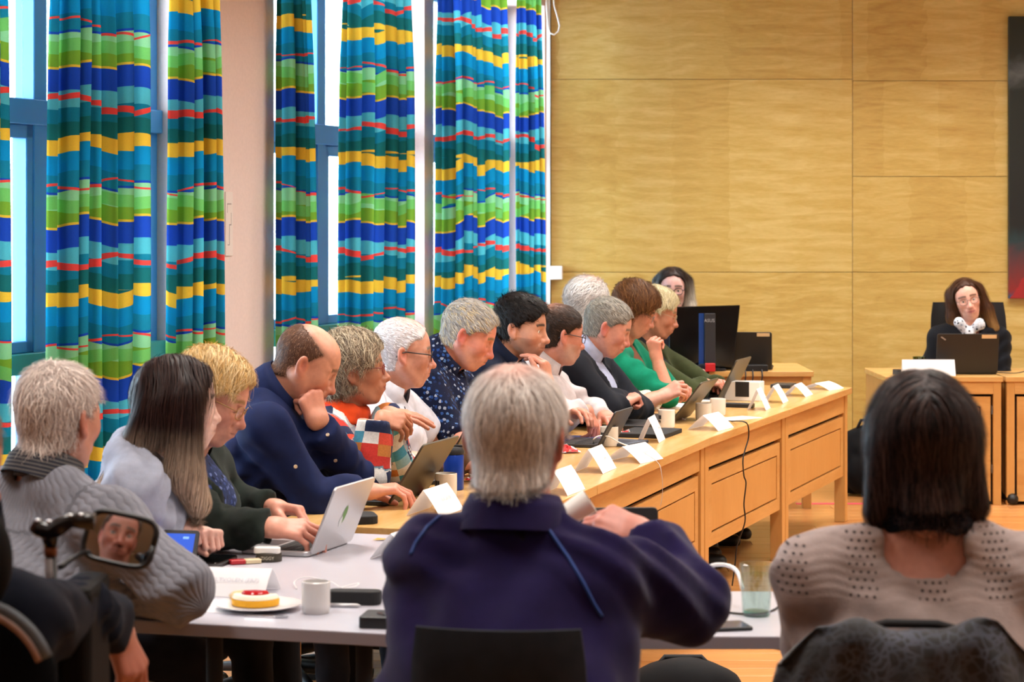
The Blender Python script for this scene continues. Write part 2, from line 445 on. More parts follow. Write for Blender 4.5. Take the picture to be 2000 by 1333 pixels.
    def colour(v, rnd):
        m = np.clip(rnd, 0, .999) * len(cols); i = m.astype(int); c0 = np.array(cols)[i]
        if 'tip' in hs:
            z0, z1, tc = hs['tip']; tt = np.clip((z0 - v[:, 2]) / (z0 - z1), 0, 1)[:, None]; c0 = c0 * (1 - tt) + np.array(srgb(tc)[:3]) * (.75 + .5 * rnd[:, None]) * tt
        return c0
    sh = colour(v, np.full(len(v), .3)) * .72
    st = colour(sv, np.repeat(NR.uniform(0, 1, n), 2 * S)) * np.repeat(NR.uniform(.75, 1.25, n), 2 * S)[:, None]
    if 'scalp' in hs:                      # spot tint: scalp through thin hair, darker nape
        ctr, rad, sc, am = hs['scalp']
        for arr, cc in ((v, sh), (sv, st)):
            m = np.exp(-(((arr - np.asarray(ctr)) / np.asarray(rad)) ** 2).sum(1))[:, None] * am; cc[:] = cc * (1 - m) + np.array(srgb(sc)[:3]) * m
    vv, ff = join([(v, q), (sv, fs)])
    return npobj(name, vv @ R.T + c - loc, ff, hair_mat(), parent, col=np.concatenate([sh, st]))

# ---- hands
POSE = {  # (mcp, pip, dip) degrees per finger index..little, spread, thumb (out angle, in-plane, curl)
    'flat': ([(8, 12, 8)] * 4, 5, (35, 30, 15)),
    'rest': ([(25, 30, 20), (30, 35, 22), (34, 40, 25), (38, 42, 26)], 4, (40, 35, 25)),
    'fist': ([(70, 85, 50), (75, 88, 52), (78, 90, 52), (80, 88, 50)], 1, (30, 50, 45)),
    'curl': ([(45, 60, 35), (50, 64, 38), (55, 68, 40), (58, 70, 40)], 2, (35, 45, 35)),
    'pinch': ([(48, 50, 25), (55, 60, 30), (60, 72, 38), (64, 76, 40)], 2, (35, 62, 25)),
    'bent': ([(50, 18, 10), (54, 20, 12), (56, 24, 14), (58, 28, 16)], 3, (30, 20, 20)),
}
def hand_mesh(wrist, hdir, dorsal, pose, right, elbow, bare, sc=1.0, h=.0035, fr=(.043, .029)):
    """hand (and forearm) in hand space: x to the fingertips, z back of the hand, y towards the thumb"""
    hd = nrm(hdir); dz = np.asarray(dorsal, float); dz = nrm(dz - hd * np.dot(dz, hd)); dy = np.cross(dz, hd)
    M = np.stack([hd, dy, dz], 1)          # right-handed frame; thumb on +y for a left hand when palm is down
    sgn = -1 if not right else 1           # thumb side
    curls, spread, th = POSE[pose] if isinstance(pose, str) else pose
    prim = []
    ys = [.030, .010, -.010, -.028]; mx = [.088, .092, .087, .078]; ln = [(.042, .026, .022), (.047, .030, .024), (.043, .028, .023), (.034, .021, .02)]
    rr = [.0098, .0102, .0096, .0085]
    for i in range(4):
        a = V(.012, ys[i] * .55, 0); b = V(mx[i], ys[i], .003 - .002 * abs(i - 1))
        prim.append((a, b, .0145, .0118)); ang = 0; q = b; sp = (1.5 - i) * spread * D2R
        for j in range(3):
            ang += curls[i][j] * D2R
            d = V(math.cos(ang) * math.cos(sp), math.sin(sp), -math.sin(ang)); e = q + d * ln[i][j]
            prim.append((q, e, rr[i] * (1 - .1 * j), rr[i] * (.9 - .1 * j))); q = e
    o, ip, cu = [x * D2R for x in th]
    a = V(.02, .018, -.004); d = V(math.cos(o), math.sin(o), -math.sin(ip) * .8); d = nrm(d); b = a + d * .046; prim.append((a, b, .0165, .0125))
    d2 = nrm(d + V(.55 * cu, -.5 * cu, -.25 * cu)); c = b + d2 * .034; prim.append((b, c, .0118, .0105))
    d3 = nrm(d2 + V(.35 * cu, -.5 * cu, -.1)); prim.append((c, c + d3 * .026, .0104, .0082))
    L = np.linalg.norm(np.asarray(wrist) - elbow) if elbow is not None else .1
    back = (M.T @ (np.asarray(elbow) - wrist)) * V(1, 1, 1) if elbow is not None else V(-.1, 0, 0)
    back = back / sc
    if not bare: back = back * min(1, .11 / (np.linalg.norm(back) + 1e-6))
    if sgn < 0: back = back * V(1, -1, 1)
    full = bare
    def f(P):
        d = None
        for k, (a, b, r1, r2) in enumerate(prim):
            e = rc(P, a, b, r1, r2)
            if d is None: d = e
            elif k in (4, 8, 12): d = smin(d, e, .012)
            elif k >= 16: d = smin(d, e, .010 if k == 16 else .004)
            else: d = smin(d, e, .0035)
        w = rc((P[0], P[1] * F32(.8), P[2]), (.022, 0, 0), (back[0], back[1] * .8, back[2]), fr[1] * .74, fr[0] if full else fr[1] * .95)
        return smin(d, w, .018)
    pts = np.array([p[i] for p in prim for i in (0, 1)] + [back * 1.0])
    lo = pts.min(0) - .055; hi = pts.max(0) + .03
    lo = np.minimum(lo, back - .06); hi = np.maximum(hi, back + .06)
    v, q = polygonize(f, lo, hi, h)
    col_tip = v[:, 0]
    v = v * sc
    if sgn < 0: v = v * V(1, -1, 1); q = q[:, ::-1]
    return v @ M.T + wrist, q

# ---- clothes: fabric folds
def folds(P, amp, seed=0):
    x, y, z = P; s = seed * 1.7
    a = np.sin(x * 21 + 17 * z + 2.6 * np.sin(y * 13 + s) + s) * np.sin(y * 19 - z * 15 + 2.4 * np.sin(x * 9 + s))
    b = np.sin((x - y) * 37 + z * 41 + 3.2 * np.sin(z * 14 + x * 9 + s)) * np.sin(y * 11 + x * 7 - z * 9 + s)
    g = np.maximum(0, np.sin(x * 9 + y * 7 + z * 8 + 2 * s)) ** 2; e = np.sin(x * 52 - z * 63 + y * 21 + 3 * np.sin(y * 15 + x * 8 + s))
    return F32(amp) * (F32(.8) * a + F32(.6) * np.abs(b) * b + F32(.75) * g * e)

def cloth_mat(name, col, rough=.85, weave=.15, ws=700, sheen=.15, kind='plain', cols=None, var=.12):
    if name in MATS: return MATS[name]
    m, nt, b = new_mat(name); b.inputs['Roughness'].default_value = rough; b.inputs['Sheen Weight'].default_value = sheen * .25
    b.inputs['Specular IOR Level'].default_value = .12
    c = srgb(col); oc = coords(nt)
    at = node(nt, 'ShaderNodeAttribute', attribute_name='limb'); lv = at.outputs['Vector']
    n = noise(nt, oc, 30, 4)
    base = ramp(nt, n.outputs[0], [(.3, tuple(x * (1 - var) for x in c[:3]) + (1,)), (.7, tuple(min(1, x * (1 + var)) for x in c[:3]) + (1,))])
    hgt = noise(nt, oc, ws, 1).outputs[0]; bd = .0015
    if kind == 'floral':
        vo = node(nt, 'ShaderNodeTexVoronoi', feature='F1', inp={'Scale': 62.0, 'Randomness': 1.0}); link(nt, oc, vo.inputs['Vector'])
        nn = noise(nt, oc, 85, 2, .6, 1.0)
        sel = node(nt, 'ShaderNodeSeparateColor'); link(nt, vo.outputs['Color'], sel.inputs[0])
        stops = [(i / len(cols), srgb(x)) for i, x in enumerate(cols)]
        pc = ramp(nt, sel.outputs[0], stops, 'CONSTANT')
        th = math_(nt, 'LESS_THAN', math_(nt, 'ADD', vo.outputs['Distance'], math_(nt, 'MULTIPLY', nn.outputs[0], .7)), .72)
        base = mixc(nt, th, base, pc)
    elif kind == 'plaid':
        sv = node(nt, 'ShaderNodeVectorMath', operation='SCALE'); sv.inputs['Scale'].default_value = 1 / .038; link(nt, lv, sv.inputs[0])
        fl = node(nt, 'ShaderNodeVectorMath', operation='FLOOR'); link(nt, sv.outputs[0], fl.inputs[0])
        wn = node(nt, 'ShaderNodeTexWhiteNoise', noise_dimensions='3D'); link(nt, fl.outputs[0], wn.inputs[0])
        base = ramp(nt, wn.outputs[0], [(i / len(cols), srgb(x)) for i, x in enumerate(cols)], 'CONSTANT')
        base = mixc(nt, .35, base, ramp(nt, noise(nt, oc, 160, 2).outputs[0], [(.35, (.55, .55, .55, 1)), (.65, (1, 1, 1, 1))]), 'MULTIPLY')
    elif kind == 'cable':
        sep = node(nt, 'ShaderNodeSeparateXYZ'); link(nt, lv, sep.inputs[0])
        ang = math_(nt, 'ADD', math_(nt, 'MULTIPLY', sep.outputs[1], 2 * math.pi / .028), math_(nt, 'MULTIPLY', math_(nt, 'SINE', math_(nt, 'MULTIPLY', sep.outputs[0], 2 * math.pi / .03)), .35))
        hgt = math_(nt, 'ADD', math_(nt, 'MULTIPLY', math_(nt, 'ABSOLUTE', math_(nt, 'SINE', ang)), 1.0), math_(nt, 'MULTIPLY', hgt, .35)); bd = .004
    elif kind == 'lace':
        sep = node(nt, 'ShaderNodeSeparateXYZ'); link(nt, oc, sep.inputs[0]); x, z = sep.outputs[0], sep.outputs[2]
        def mod(v, per, off=0.0): return math_(nt, 'SUBTRACT', math_(nt, 'MULTIPLY', math_(nt, 'FRACT', math_(nt, 'ADD', math_(nt, 'DIVIDE', v, per), off)), per), per / 2)
        xm = mod(x, .122, .5); row = math_(nt, 'FLOOR', math_(nt, 'DIVIDE', z, .0135)); st = math_(nt, 'MULTIPLY', math_(nt, 'MODULO', row, 2.0), .5)
        zf = math_(nt, 'SUBTRACT', z, math_(nt, 'MULTIPLY', math_(nt, 'ABSOLUTE', xm), .5))
        dx = mod(math_(nt, 'ADD', x, math_(nt, 'MULTIPLY', st, .013)), .013); dz = mod(z, .0135)
        hole = math_(nt, 'LESS_THAN', math_(nt, 'ADD', math_(nt, 'POWER', dx, 2.0), math_(nt, 'POWER', dz, 2.0)), .0026 ** 2)
        inm = math_(nt, 'LESS_THAN', math_(nt, 'ABSOLUTE', xm), .026); yoke = math_(nt, 'MULTIPLY', math_(nt, 'GREATER_THAN', z, cols[0]), math_(nt, 'LESS_THAN', z, cols[1]))
        hm = math_(nt, 'MULTIPLY', math_(nt, 'MULTIPLY', hole, inm), yoke); base = mixc(nt, hm, base, srgb('#2a2426'))
        rid = math_(nt, 'SINE', math_(nt, 'MULTIPLY', math_(nt, 'ADD', z, math_(nt, 'MULTIPLY', math_(nt, 'COSINE', math_(nt, 'MULTIPLY', xm, 2 * math.pi / .122)), .006)), 2 * math.pi / .0165))
        hgt = math_(nt, 'SUBTRACT', math_(nt, 'ADD', math_(nt, 'MULTIPLY', hgt, .35), math_(nt, 'MULTIPLY', math_(nt, 'MULTIPLY', rid, yoke), .1)), hm); bd = .004
        base = mixc(nt, math_(nt, 'MULTIPLY', math_(nt, 'MULTIPLY', math_(nt, 'LESS_THAN', rid, -.75), yoke), .08), base, srgb('#6e6260'))
    elif kind == 'stripe':
        sep = node(nt, 'ShaderNodeSeparateXYZ'); link(nt, lv, sep.inputs[0])
        s = math_(nt, 'SINE', math_(nt, 'MULTIPLY', sep.outputs[0], 2 * math.pi / .009))
        base = mixc(nt, math_(nt, 'GREATER_THAN', s, .3), base, srgb(cols[0]))
    bump(nt, b, hgt, weave, bd)
    link(nt, base, b.inputs['Base Color']); MATS[name] = m; return m

def limb_attr(v, segs):
    """(metres along the limb, metres around it, limb number) for the nearest bone"""
    best = np.full(len(v), 1e9); out = np.zeros((len(v), 3)); off = 0
    for i, (a, b, r) in enumerate(segs):
        a = np.asarray(a, float); b = np.asarray(b, float); d = b - a; L = np.linalg.norm(d); d = d / L
        t = np.clip((v - a) @ d, 0, L); q = v - a - t[:, None] * d; dist = np.linalg.norm(q, axis=1) - r
        u = nrm(np.cross(d, V(0, 0, 1) if abs(d[2]) < .8 else V(0, 1, 0))); w = np.cross(d, u)
        ang = np.arctan2(q @ w, q @ u); m = dist < best
        out[m] = np.stack([(v - a) @ d + .37 * i, ang * max(r, .04), np.full(len(v), .026 + i * .3)], 1)[m]; best[m] = dist[m]
    return out
def band(c, axis, fwd, r, h, th, op=0, flare=.0, tilt=0, n=40, lap=0):
    """a collar: a ring round the axis, open at the front by op degrees, flaring"""
    ax = nrm(axis); f = nrm(np.asarray(fwd) - ax * np.dot(fwd, ax)); s = np.cross(ax, f); vs = []; fs = []
    for i in range(n + 1):
        a = (op / 2 + (360 - op) * i / n) * D2R; rad = math.cos(a) * f + math.sin(a) * s
        fr = (1 + math.cos(a)) / 2                                   # 1 at the front
        zt = -tilt * fr
        p0 = c + rad * (r + .004) + ax * (zt - .03); p1 = c + rad * (r + flare * .4) + ax * (h * .8 + zt); p2 = c + rad * (r + flare * .4 + th) + ax * (h + zt); 
        p3 = c + rad * (r + flare + th * 1.6) + ax * (h * .45 + zt - lap * fr); p4 = c + rad * (r + flare * 1.3 + th * 2.2) + ax * (-.022 + zt - lap * fr)
        vs += [p0, p1, p2, p3, p4]
    for i in range(n):
        for j in range(4): fs.append((i * 5 + j, (i + 1) * 5 + j, (i + 1) * 5 + j + 1, i * 5 + j + 1))
    return np.array(vs), np.array(fs)

def glasses(R, c, p, parent, loc, colr='#15161a', rim=.0016, metal=0, full=True):
    """eyeglasses in head space: two rims, bridge, temples, lenses"""
    w = p.get('w', 1.0); fm = plain('glasses frame ' + colr, colr, .3, metal)
    mb = MB(); lz = .0; fx = .104
    def P(q): return R @ np.asarray(q) + c - loc
    lens = MB()
    for s in (-1, 1):
        ring = []
        for i in range(21):
            a = 2 * math.pi * i / 20; ca, sa = math.cos(a), math.sin(a)
            yy = s * (.034 + .0245 * math.copysign(abs(ca) ** .7, ca)); zz = lz + .0175 * math.copysign(abs(sa) ** .75, sa) - .001
            ring.append(P((fx - .28 * max(0, abs(yy) - .03), yy * w, zz)))
        mb.tube(ring if full else ring[0:11], rim, 5)
        k = len(ring) - 1; lens.add(ring[:k] + [sum(ring[:k]) / k], [(i, (i + 1) % k, k) for i in range(k)])
        mb.tube([P((fx - .008, s * .0585 * w, .004)), P((fx - .03, s * .073 * w, .006)), P((.0, s * .082 * w, .008)), P((-.02, s * .083 * w, .002)), P((-.035, s * .081 * w, -.014))], rim * 1.2, 5)
    mb.tube([P((fx, -.0105, .003)), P((fx + .003, 0, .006)), P((fx, .0105, .003))], rim * 1.1, 5)
    g = mb.build('eyeglasses', fm, parent, smooth=True)
    lens.build('lens', glass_mat('lens'), g)
    return g
def glass_mat(name, col=(1, 1, 1, 1), gl=.08):
    if name in MATS: return MATS[name]
    m = bpy.data.materials.new(name); m.use_nodes = True; nt = m.node_tree; nt.nodes.clear()
    o = node(nt, 'ShaderNodeOutputMaterial'); t = node(nt, 'ShaderNodeBsdfTransparent'); t.inputs[0].default_value = col
    g = node(nt, 'ShaderNodeBsdfGlossy'); g.inputs['Roughness'].default_value = .03
    lw = node(nt, 'ShaderNodeLayerWeight'); lw.inputs[0].default_value = .35
    mx = node(nt, 'ShaderNodeMixShader'); link(nt, math_(nt, 'ADD', math_(nt, 'MULTIPLY', math_(nt, 'POWER', lw.outputs['Facing'], 4), .8), gl), mx.inputs[0]); link(nt, t.outputs[0], mx.inputs[1]); link(nt, g.outputs[0], mx.inputs[2])
    link(nt, mx.outputs[0], o.inputs[0]); MATS[name] = m; return m
# ---------------------------------------------------------------- room shell
TW = V(-.3714, -.9285, 0); NW = V(.9285, -.3714, 0); W0 = V(.25, 14.8, 0)      # window wall: along (towards the camera) and into the room
def wp(u, d, z): p = W0 + TW * u + NW * d; return (p[0], p[1], z)
def upx(x, d=0.0):
    Y = (5.67 - d / .9285) / (.4 - (x - 1000) / FPX); return (14.8 - Y - .3714 * d) / .9285
def wbox(mb, u0, u1, d0, d1, z0, z1, mi=0):
    c = [wp(u, d, z) for z in (z0, z1) for (u, d) in ((u0, d0), (u1, d0), (u1, d1), (u0, d1))]
    return mb.add(c, [(0, 1, 2, 3), (7, 6, 5, 4), (4, 5, 1, 0), (5, 6, 2, 1), (6, 7, 3, 2), (7, 4, 0, 3)], mi)

def wood_mat(name, light, dark, ax=(1, 1, 1), scale=6, rough=.38, rings=.5, tint=.0):
    if name in MATS: return MATS[name]
    m, nt, b = new_mat(name); oi = node(nt, 'ShaderNodeObjectInfo')
    va = node(nt, 'ShaderNodeVectorMath', operation='ADD'); link(nt, coords(nt, 'Object', scale=ax), va.inputs[0])
    rv = node(nt, 'ShaderNodeCombineXYZ'); link(nt, math_(nt, 'MULTIPLY', oi.outputs['Random'], 37.0), rv.inputs[0]); link(nt, math_(nt, 'MULTIPLY', oi.outputs['Random'], 91.0), rv.inputs[1])
    link(nt, rv.outputs[0], va.inputs[1])
    n1 = noise(nt, va.outputs[0], scale, 4, .55, .6); n2 = noise(nt, va.outputs[0], scale * 9, 3, .6)
    f = math_(nt, 'ADD', math_(nt, 'MULTIPLY', n1.outputs[0], .7), math_(nt, 'MULTIPLY', n2.outputs[0], .3))
    c = ramp(nt, f, [(.3, srgb(dark)), (.68, srgb(light))])
    if tint:
        c = mixc(nt, tint, c, ramp(nt, oi.outputs['Random'], [(0, srgb(dark)), (1, srgb(light))]))
    link(nt, c, b.inputs['Base Color']); b.inputs['Roughness'].default_value = rough
    bump(nt, b, f, .06, .002); MATS[name] = m; return m
BEECH = wood_mat('beech', '#d4a462', '#bb8544', (1, 9, 9), 1.4)
BEECH_V = wood_mat('beech panel', '#cf9d5a', '#bf8a48', (3, 3, 1), 1.2)
BEECH_TOP = wood_mat('beech top', '#dbb276', '#c69552', (1, 9, 9), 1.4, .22)
GAPSHADE = plain('gap shade', '#1c120a', .9)  # near-black colour painting the shade inside desk grooves and gaps
BLACK = plain('black plastic', '#121316', .45); BLACKM = plain('black matt', '#16171a', .8); BLACKG = plain('black gloss', '#08090b', .12)
WHITEP = plain('white plastic', '#e9e7e2', .4); GREYM = plain('grey metal', '#8d9096', .35, 1); CHROME = plain('chrome', '#d5d8dc', .15, 1)
PLASTER = plain('pink plaster', '#e8d3cd', .9, var=.03, vscale=60, bumps=.25, bscale=260)
WHITEW = plain('white paint', '#e3e1de', .7)

# floor of oak planks
def floor_mat(name, a, b_):
    return wood_mat(name, a, b_, (1, 12, 12), 1.1, .3, tint=.35)
OAK = floor_mat('oak plank', '#cf9558', '#a8672f')
fl = MB().box(-7, 6.2, -2.2, 15, -.12, -.012).build('floor', wood_mat('oak floor far', '#c48a4e', '#a56a34', (1, 9, 9), 1.2, .32)); tag(fl, kind='structure')
PL = {}
def plank_mesh(L):
    k = round(L, 2)
    if k not in PL:
        o = MB().box(0, L - .0025, 0, .1375, -.013, 0).build('plank', OAK, bevel=.0012, seg=1); PL[k] = o.data; bpy.data.objects.remove(o)
    return PL[k]
rows = 0
for r in range(42):
    y = 7.3 + r * .14; xl = max(-2.2, -.27 * y); x = xl - R_.choice((0, .4, .8, 1.2)); xr = min(4.0, .24 * y + .3)
    while x < xr:
        L = R_.choice((1.0, 1.4, 1.8, 2.2)); o = bpy.data.objects.new('plank', plank_mesh(L)); COL.objects.link(o); o.location = (x, y, 0); o.parent = fl; x += L
for y0, y1 in ((-2.2, 7.3), (13.18, 14.8)):
    s = MB().box(-7, 6.2, y0, y1, -.013, -.001).build('boards', OAK, fl); s['kind'] = 'stuff'
tape = MB().box(1.62, 2.6, 12.82, 12.88, .0, .002).build('floor_tape', plain('red tape', '#d2485a', .6)); tag(tape, 'thin red tape line on the floor beside the black backpack', 'tape')
ce = MB().box(-7.5, 6.2, -2.3, 15, CEIL, CEIL + .1).build('ceiling', plain('ceiling white', '#d9d4cc', .9)); tag(ce, kind='structure')
for i, (x, y) in enumerate(LAMPS):
    t = thing('ceiling_lamp', 'flat rectangular ceiling light panel above the meeting room', 'ceiling lamp', (x, y, CEIL), 0, 'ceiling light panels')
    b = MB(); b.box(-.31, -.29, -.61, .61, -.08, 0).box(.29, .31, -.61, .61, -.08, 0).box(-.29, .29, -.61, -.59, -.08, 0).box(-.29, .29, .59, .61, -.08, 0); b.build('lamp_frame', WHITEP, t)

# back wall of birch plywood panels
def ply_mat():
    m, nt, b = new_mat('birch plywood'); oi = node(nt, 'ShaderNodeObjectInfo')
    tc = coords(nt); sp = node(nt, 'ShaderNodeSeparateXYZ'); link(nt, tc, sp.inputs[0])
    xo = math_(nt, 'ADD', sp.outputs[0], math_(nt, 'MULTIPLY', oi.outputs['Random'], 31.0))
    fl_ = math_(nt, 'FLOOR', math_(nt, 'DIVIDE', sp.outputs[2], .15)); zm = math_(nt, 'SUBTRACT', sp.outputs[2], math_(nt, 'MULTIPLY', fl_, .15))
    c = node(nt, 'ShaderNodeCombineXYZ'); link(nt, math_(nt, 'MULTIPLY', xo, 1.0), c.inputs[0]); link(nt, math_(nt, 'MULTIPLY', zm, 6.0), c.inputs[2]); link(nt, math_(nt, 'MULTIPLY', fl_, .05), c.inputs[1])
    n1 = noise(nt, c.outputs[0], 2.6, 4, .55, 1.2); n2 = noise(nt, c.outputs[0], 22, 3, .6)
    sl = math_(nt, 'FLOOR', math_(nt, 'DIVIDE', math_(nt, 'ADD', xo, math_(nt, 'MULTIPLY', noise(nt, c.outputs[0], 1.5, 1).outputs[0], .12)), .37))
    wn = node(nt, 'ShaderNodeTexWhiteNoise', noise_dimensions='2D'); cc = node(nt, 'ShaderNodeCombineXYZ'); link(nt, sl, cc.inputs[0]); link(nt, math_(nt, 'MULTIPLY', oi.outputs['Random'], 7.0), cc.inputs[1]); link(nt, cc.outputs[0], wn.inputs[0])
    f = math_(nt, 'ADD', math_(nt, 'ADD', math_(nt, 'MULTIPLY', n1.outputs[0], .62), math_(nt, 'MULTIPLY', n2.outputs[0], .24)), math_(nt, 'MULTIPLY', wn.outputs[0], .14))
    link(nt, ramp(nt, f, [(.28, srgb('#b8934a')), (.5, srgb('#cdae62')), (.74, srgb('#e0c884'))]), b.inputs['Base Color'])
    link(nt, ramp(nt, wn.outputs[0], [(0, (.42, .42, .42, 1)), (1, (.3, .3, .3, 1))]), b.inputs['Roughness'])
    bump(nt, b, n1.outputs[0], .08, .004); MATS['ply'] = m; return m
PLY = ply_mat()
wb = MB().box(-.2, 6.2, 14.83, 14.95, 0, CEIL).build('wall_back', plain('panel gap', '#8a6630', .9)); tag(wb, kind='structure')
YB = 14.8; SB = FPX / YB
def zb(y): return ZC - (y - HOR) / SB
def xb(x): return (x - 1000) / SB
cols = [(xb(1076), xb(1665), [None, 155, 532, None]), (xb(1665), xb(2180), [None, 158, 345, 532, None]), (xb(2180), 6.0, [None, 158, 532, None])]
for x0, x1, ys in cols:
    zs = [CEIL if y is None and i == 0 else (0 if y is None else zb(y)) for i, y in enumerate(ys)]
    for a, b_ in zip(zs[:-1], zs[1:]):
        MB().box(x0 + .0015, x1 - .0015, YB, YB + .03, b_ + .0015, a - .0015).build('panel', PLY, wb, bevel=.0012, seg=1)
wr = MB().box(6, 6.1, -2.2, 14.9, 0, CEIL).build('wall_right', plain('light wall', '#cdbfa8', .85)); tag(wr, kind='structure')
wn_ = MB().box(-7, 6.1, -2.3, -2.2, 0, CEIL).build('wall_near', plain('light wall', '#cdbfa8', .85)); tag(wn_, kind='structure')

# window wall: piers, sill wall and head
REC = -.27
U1a, U1b = upx(405), upx(405) + 2.15
U2a, U2b = upx(829), upx(535)
U3a, U3b = upx(1064), upx(847)
U0b = U1b + .5; U0a = U0b; 
ZS, ZH = .5, 3.02
mb = MB()
for a, b_ in ((0, U3a), (U3b, U2a), (U2b, U1a), (U1b, U1b + .45), (U1b + .45 + 2.0, 19)): wbox(mb, a, b_, -.4, 0, 0, CEIL)
for a, b_ in ((U3a, U3b), (U2a, U2b), (U1a, U1b), (U1b + .45, U1b + 2.45)):
    wbox(mb, a, b_, -.4, 0, 0, ZS); wbox(mb, a, b_, -.4, 0, ZH, CEIL)
wl = mb.build('wall_left', PLASTER); tag(wl, kind='structure')
FRM = plain('blue frame paint', '#4496d8', .35); FRT = plain('teal frame paint', '#2a9a94', .35); PANE = glass_mat('window pane', gl=.03)
def window(n, ua, ub, mulls):
    t = thing('window_%d' % n, None, None, wp((ua + ub) / 2, REC, ZS)); t['kind'] = 'structure'; o = np.array(wp((ua + ub) / 2, REC, ZS))
    def part(name, mat, *bs):
        m = MB()
        for b_ in bs: wbox(m, *b_)
        return m.xf(t=-o).build(name, mat, t, bevel=.004, seg=1)
    d0, d1 = REC - .07, REC
    part('window_frame', FRM, (ua, ua + .07, d0, d1, ZS, ZH), (ub - .07, ub, d0, d1, ZS, ZH), (ua, ub, d0, d1, ZS, ZS + .07), (ua, ub, d0, d1, ZH - .07, ZH))
    part('window_sill', WHITEW, (ua, ub, REC, .03, ZS - .03, ZS))
    for m_ in mulls: part('mullion', FRM, (m_ - .05, m_ + .05, d0 - .01, d1 + .02, ZS, ZH))
    part('transom', FRM, (ua, ub, d0 - .01, d1 + .03, 2.03, 2.14)); part('transom', FRT, (ua, ub, d0 - .01, d1 + .05, .96, 1.05))
    ed = [ua + .07] + [x for m_ in sorted(mulls) for x in (m_ - .05, m_ + .05)] + [ub - .07]
    for a, b_ in zip(ed[::2], ed[1::2]):
        part('sash', FRM, (a, a + .05, d0 + .01, d1 + .015, 1.05, 2.03), (b_ - .05, b_, d0 + .01, d1 + .015, 1.05, 2.03), (a, b_, d0 + .01, d1 + .015, 1.97, 2.03), (a, b_, d0 + .01, d1 + .015, 1.05, 1.1))
        for z0, z1 in ((ZS + .07, .96), (1.1, 1.97), (2.14, ZH - .07)): part('pane', PANE, (a, b_, REC - .04, REC - .034, z0, z1))
    for a, b_ in ((ua, ub),):
        l = bpy.data.lights.new('window_portal', 'AREA'); l.shape = 'RECTANGLE'; l.size = ub - ua; l.size_y = ZH - ZS; l.cycles.is_portal = True
        po = bpy.data.objects.new('window_portal', l); COL.objects.link(po); po.location = wp((ua + ub) / 2, REC - .1, (ZS + ZH) / 2)
        po.rotation_euler = (math.pi / 2, 0, math.atan2(NW[1], NW[0]) + math.pi / 2)
window(1, U1a, U1b, [upx(72, REC), ])
window(2, U2a, U2b, [upx(622, REC)])
window(3, U3a, U3b, [upx(1000, REC)])
window(4, U1b + .45, U1b + 2.45, [U1b + 1.4])

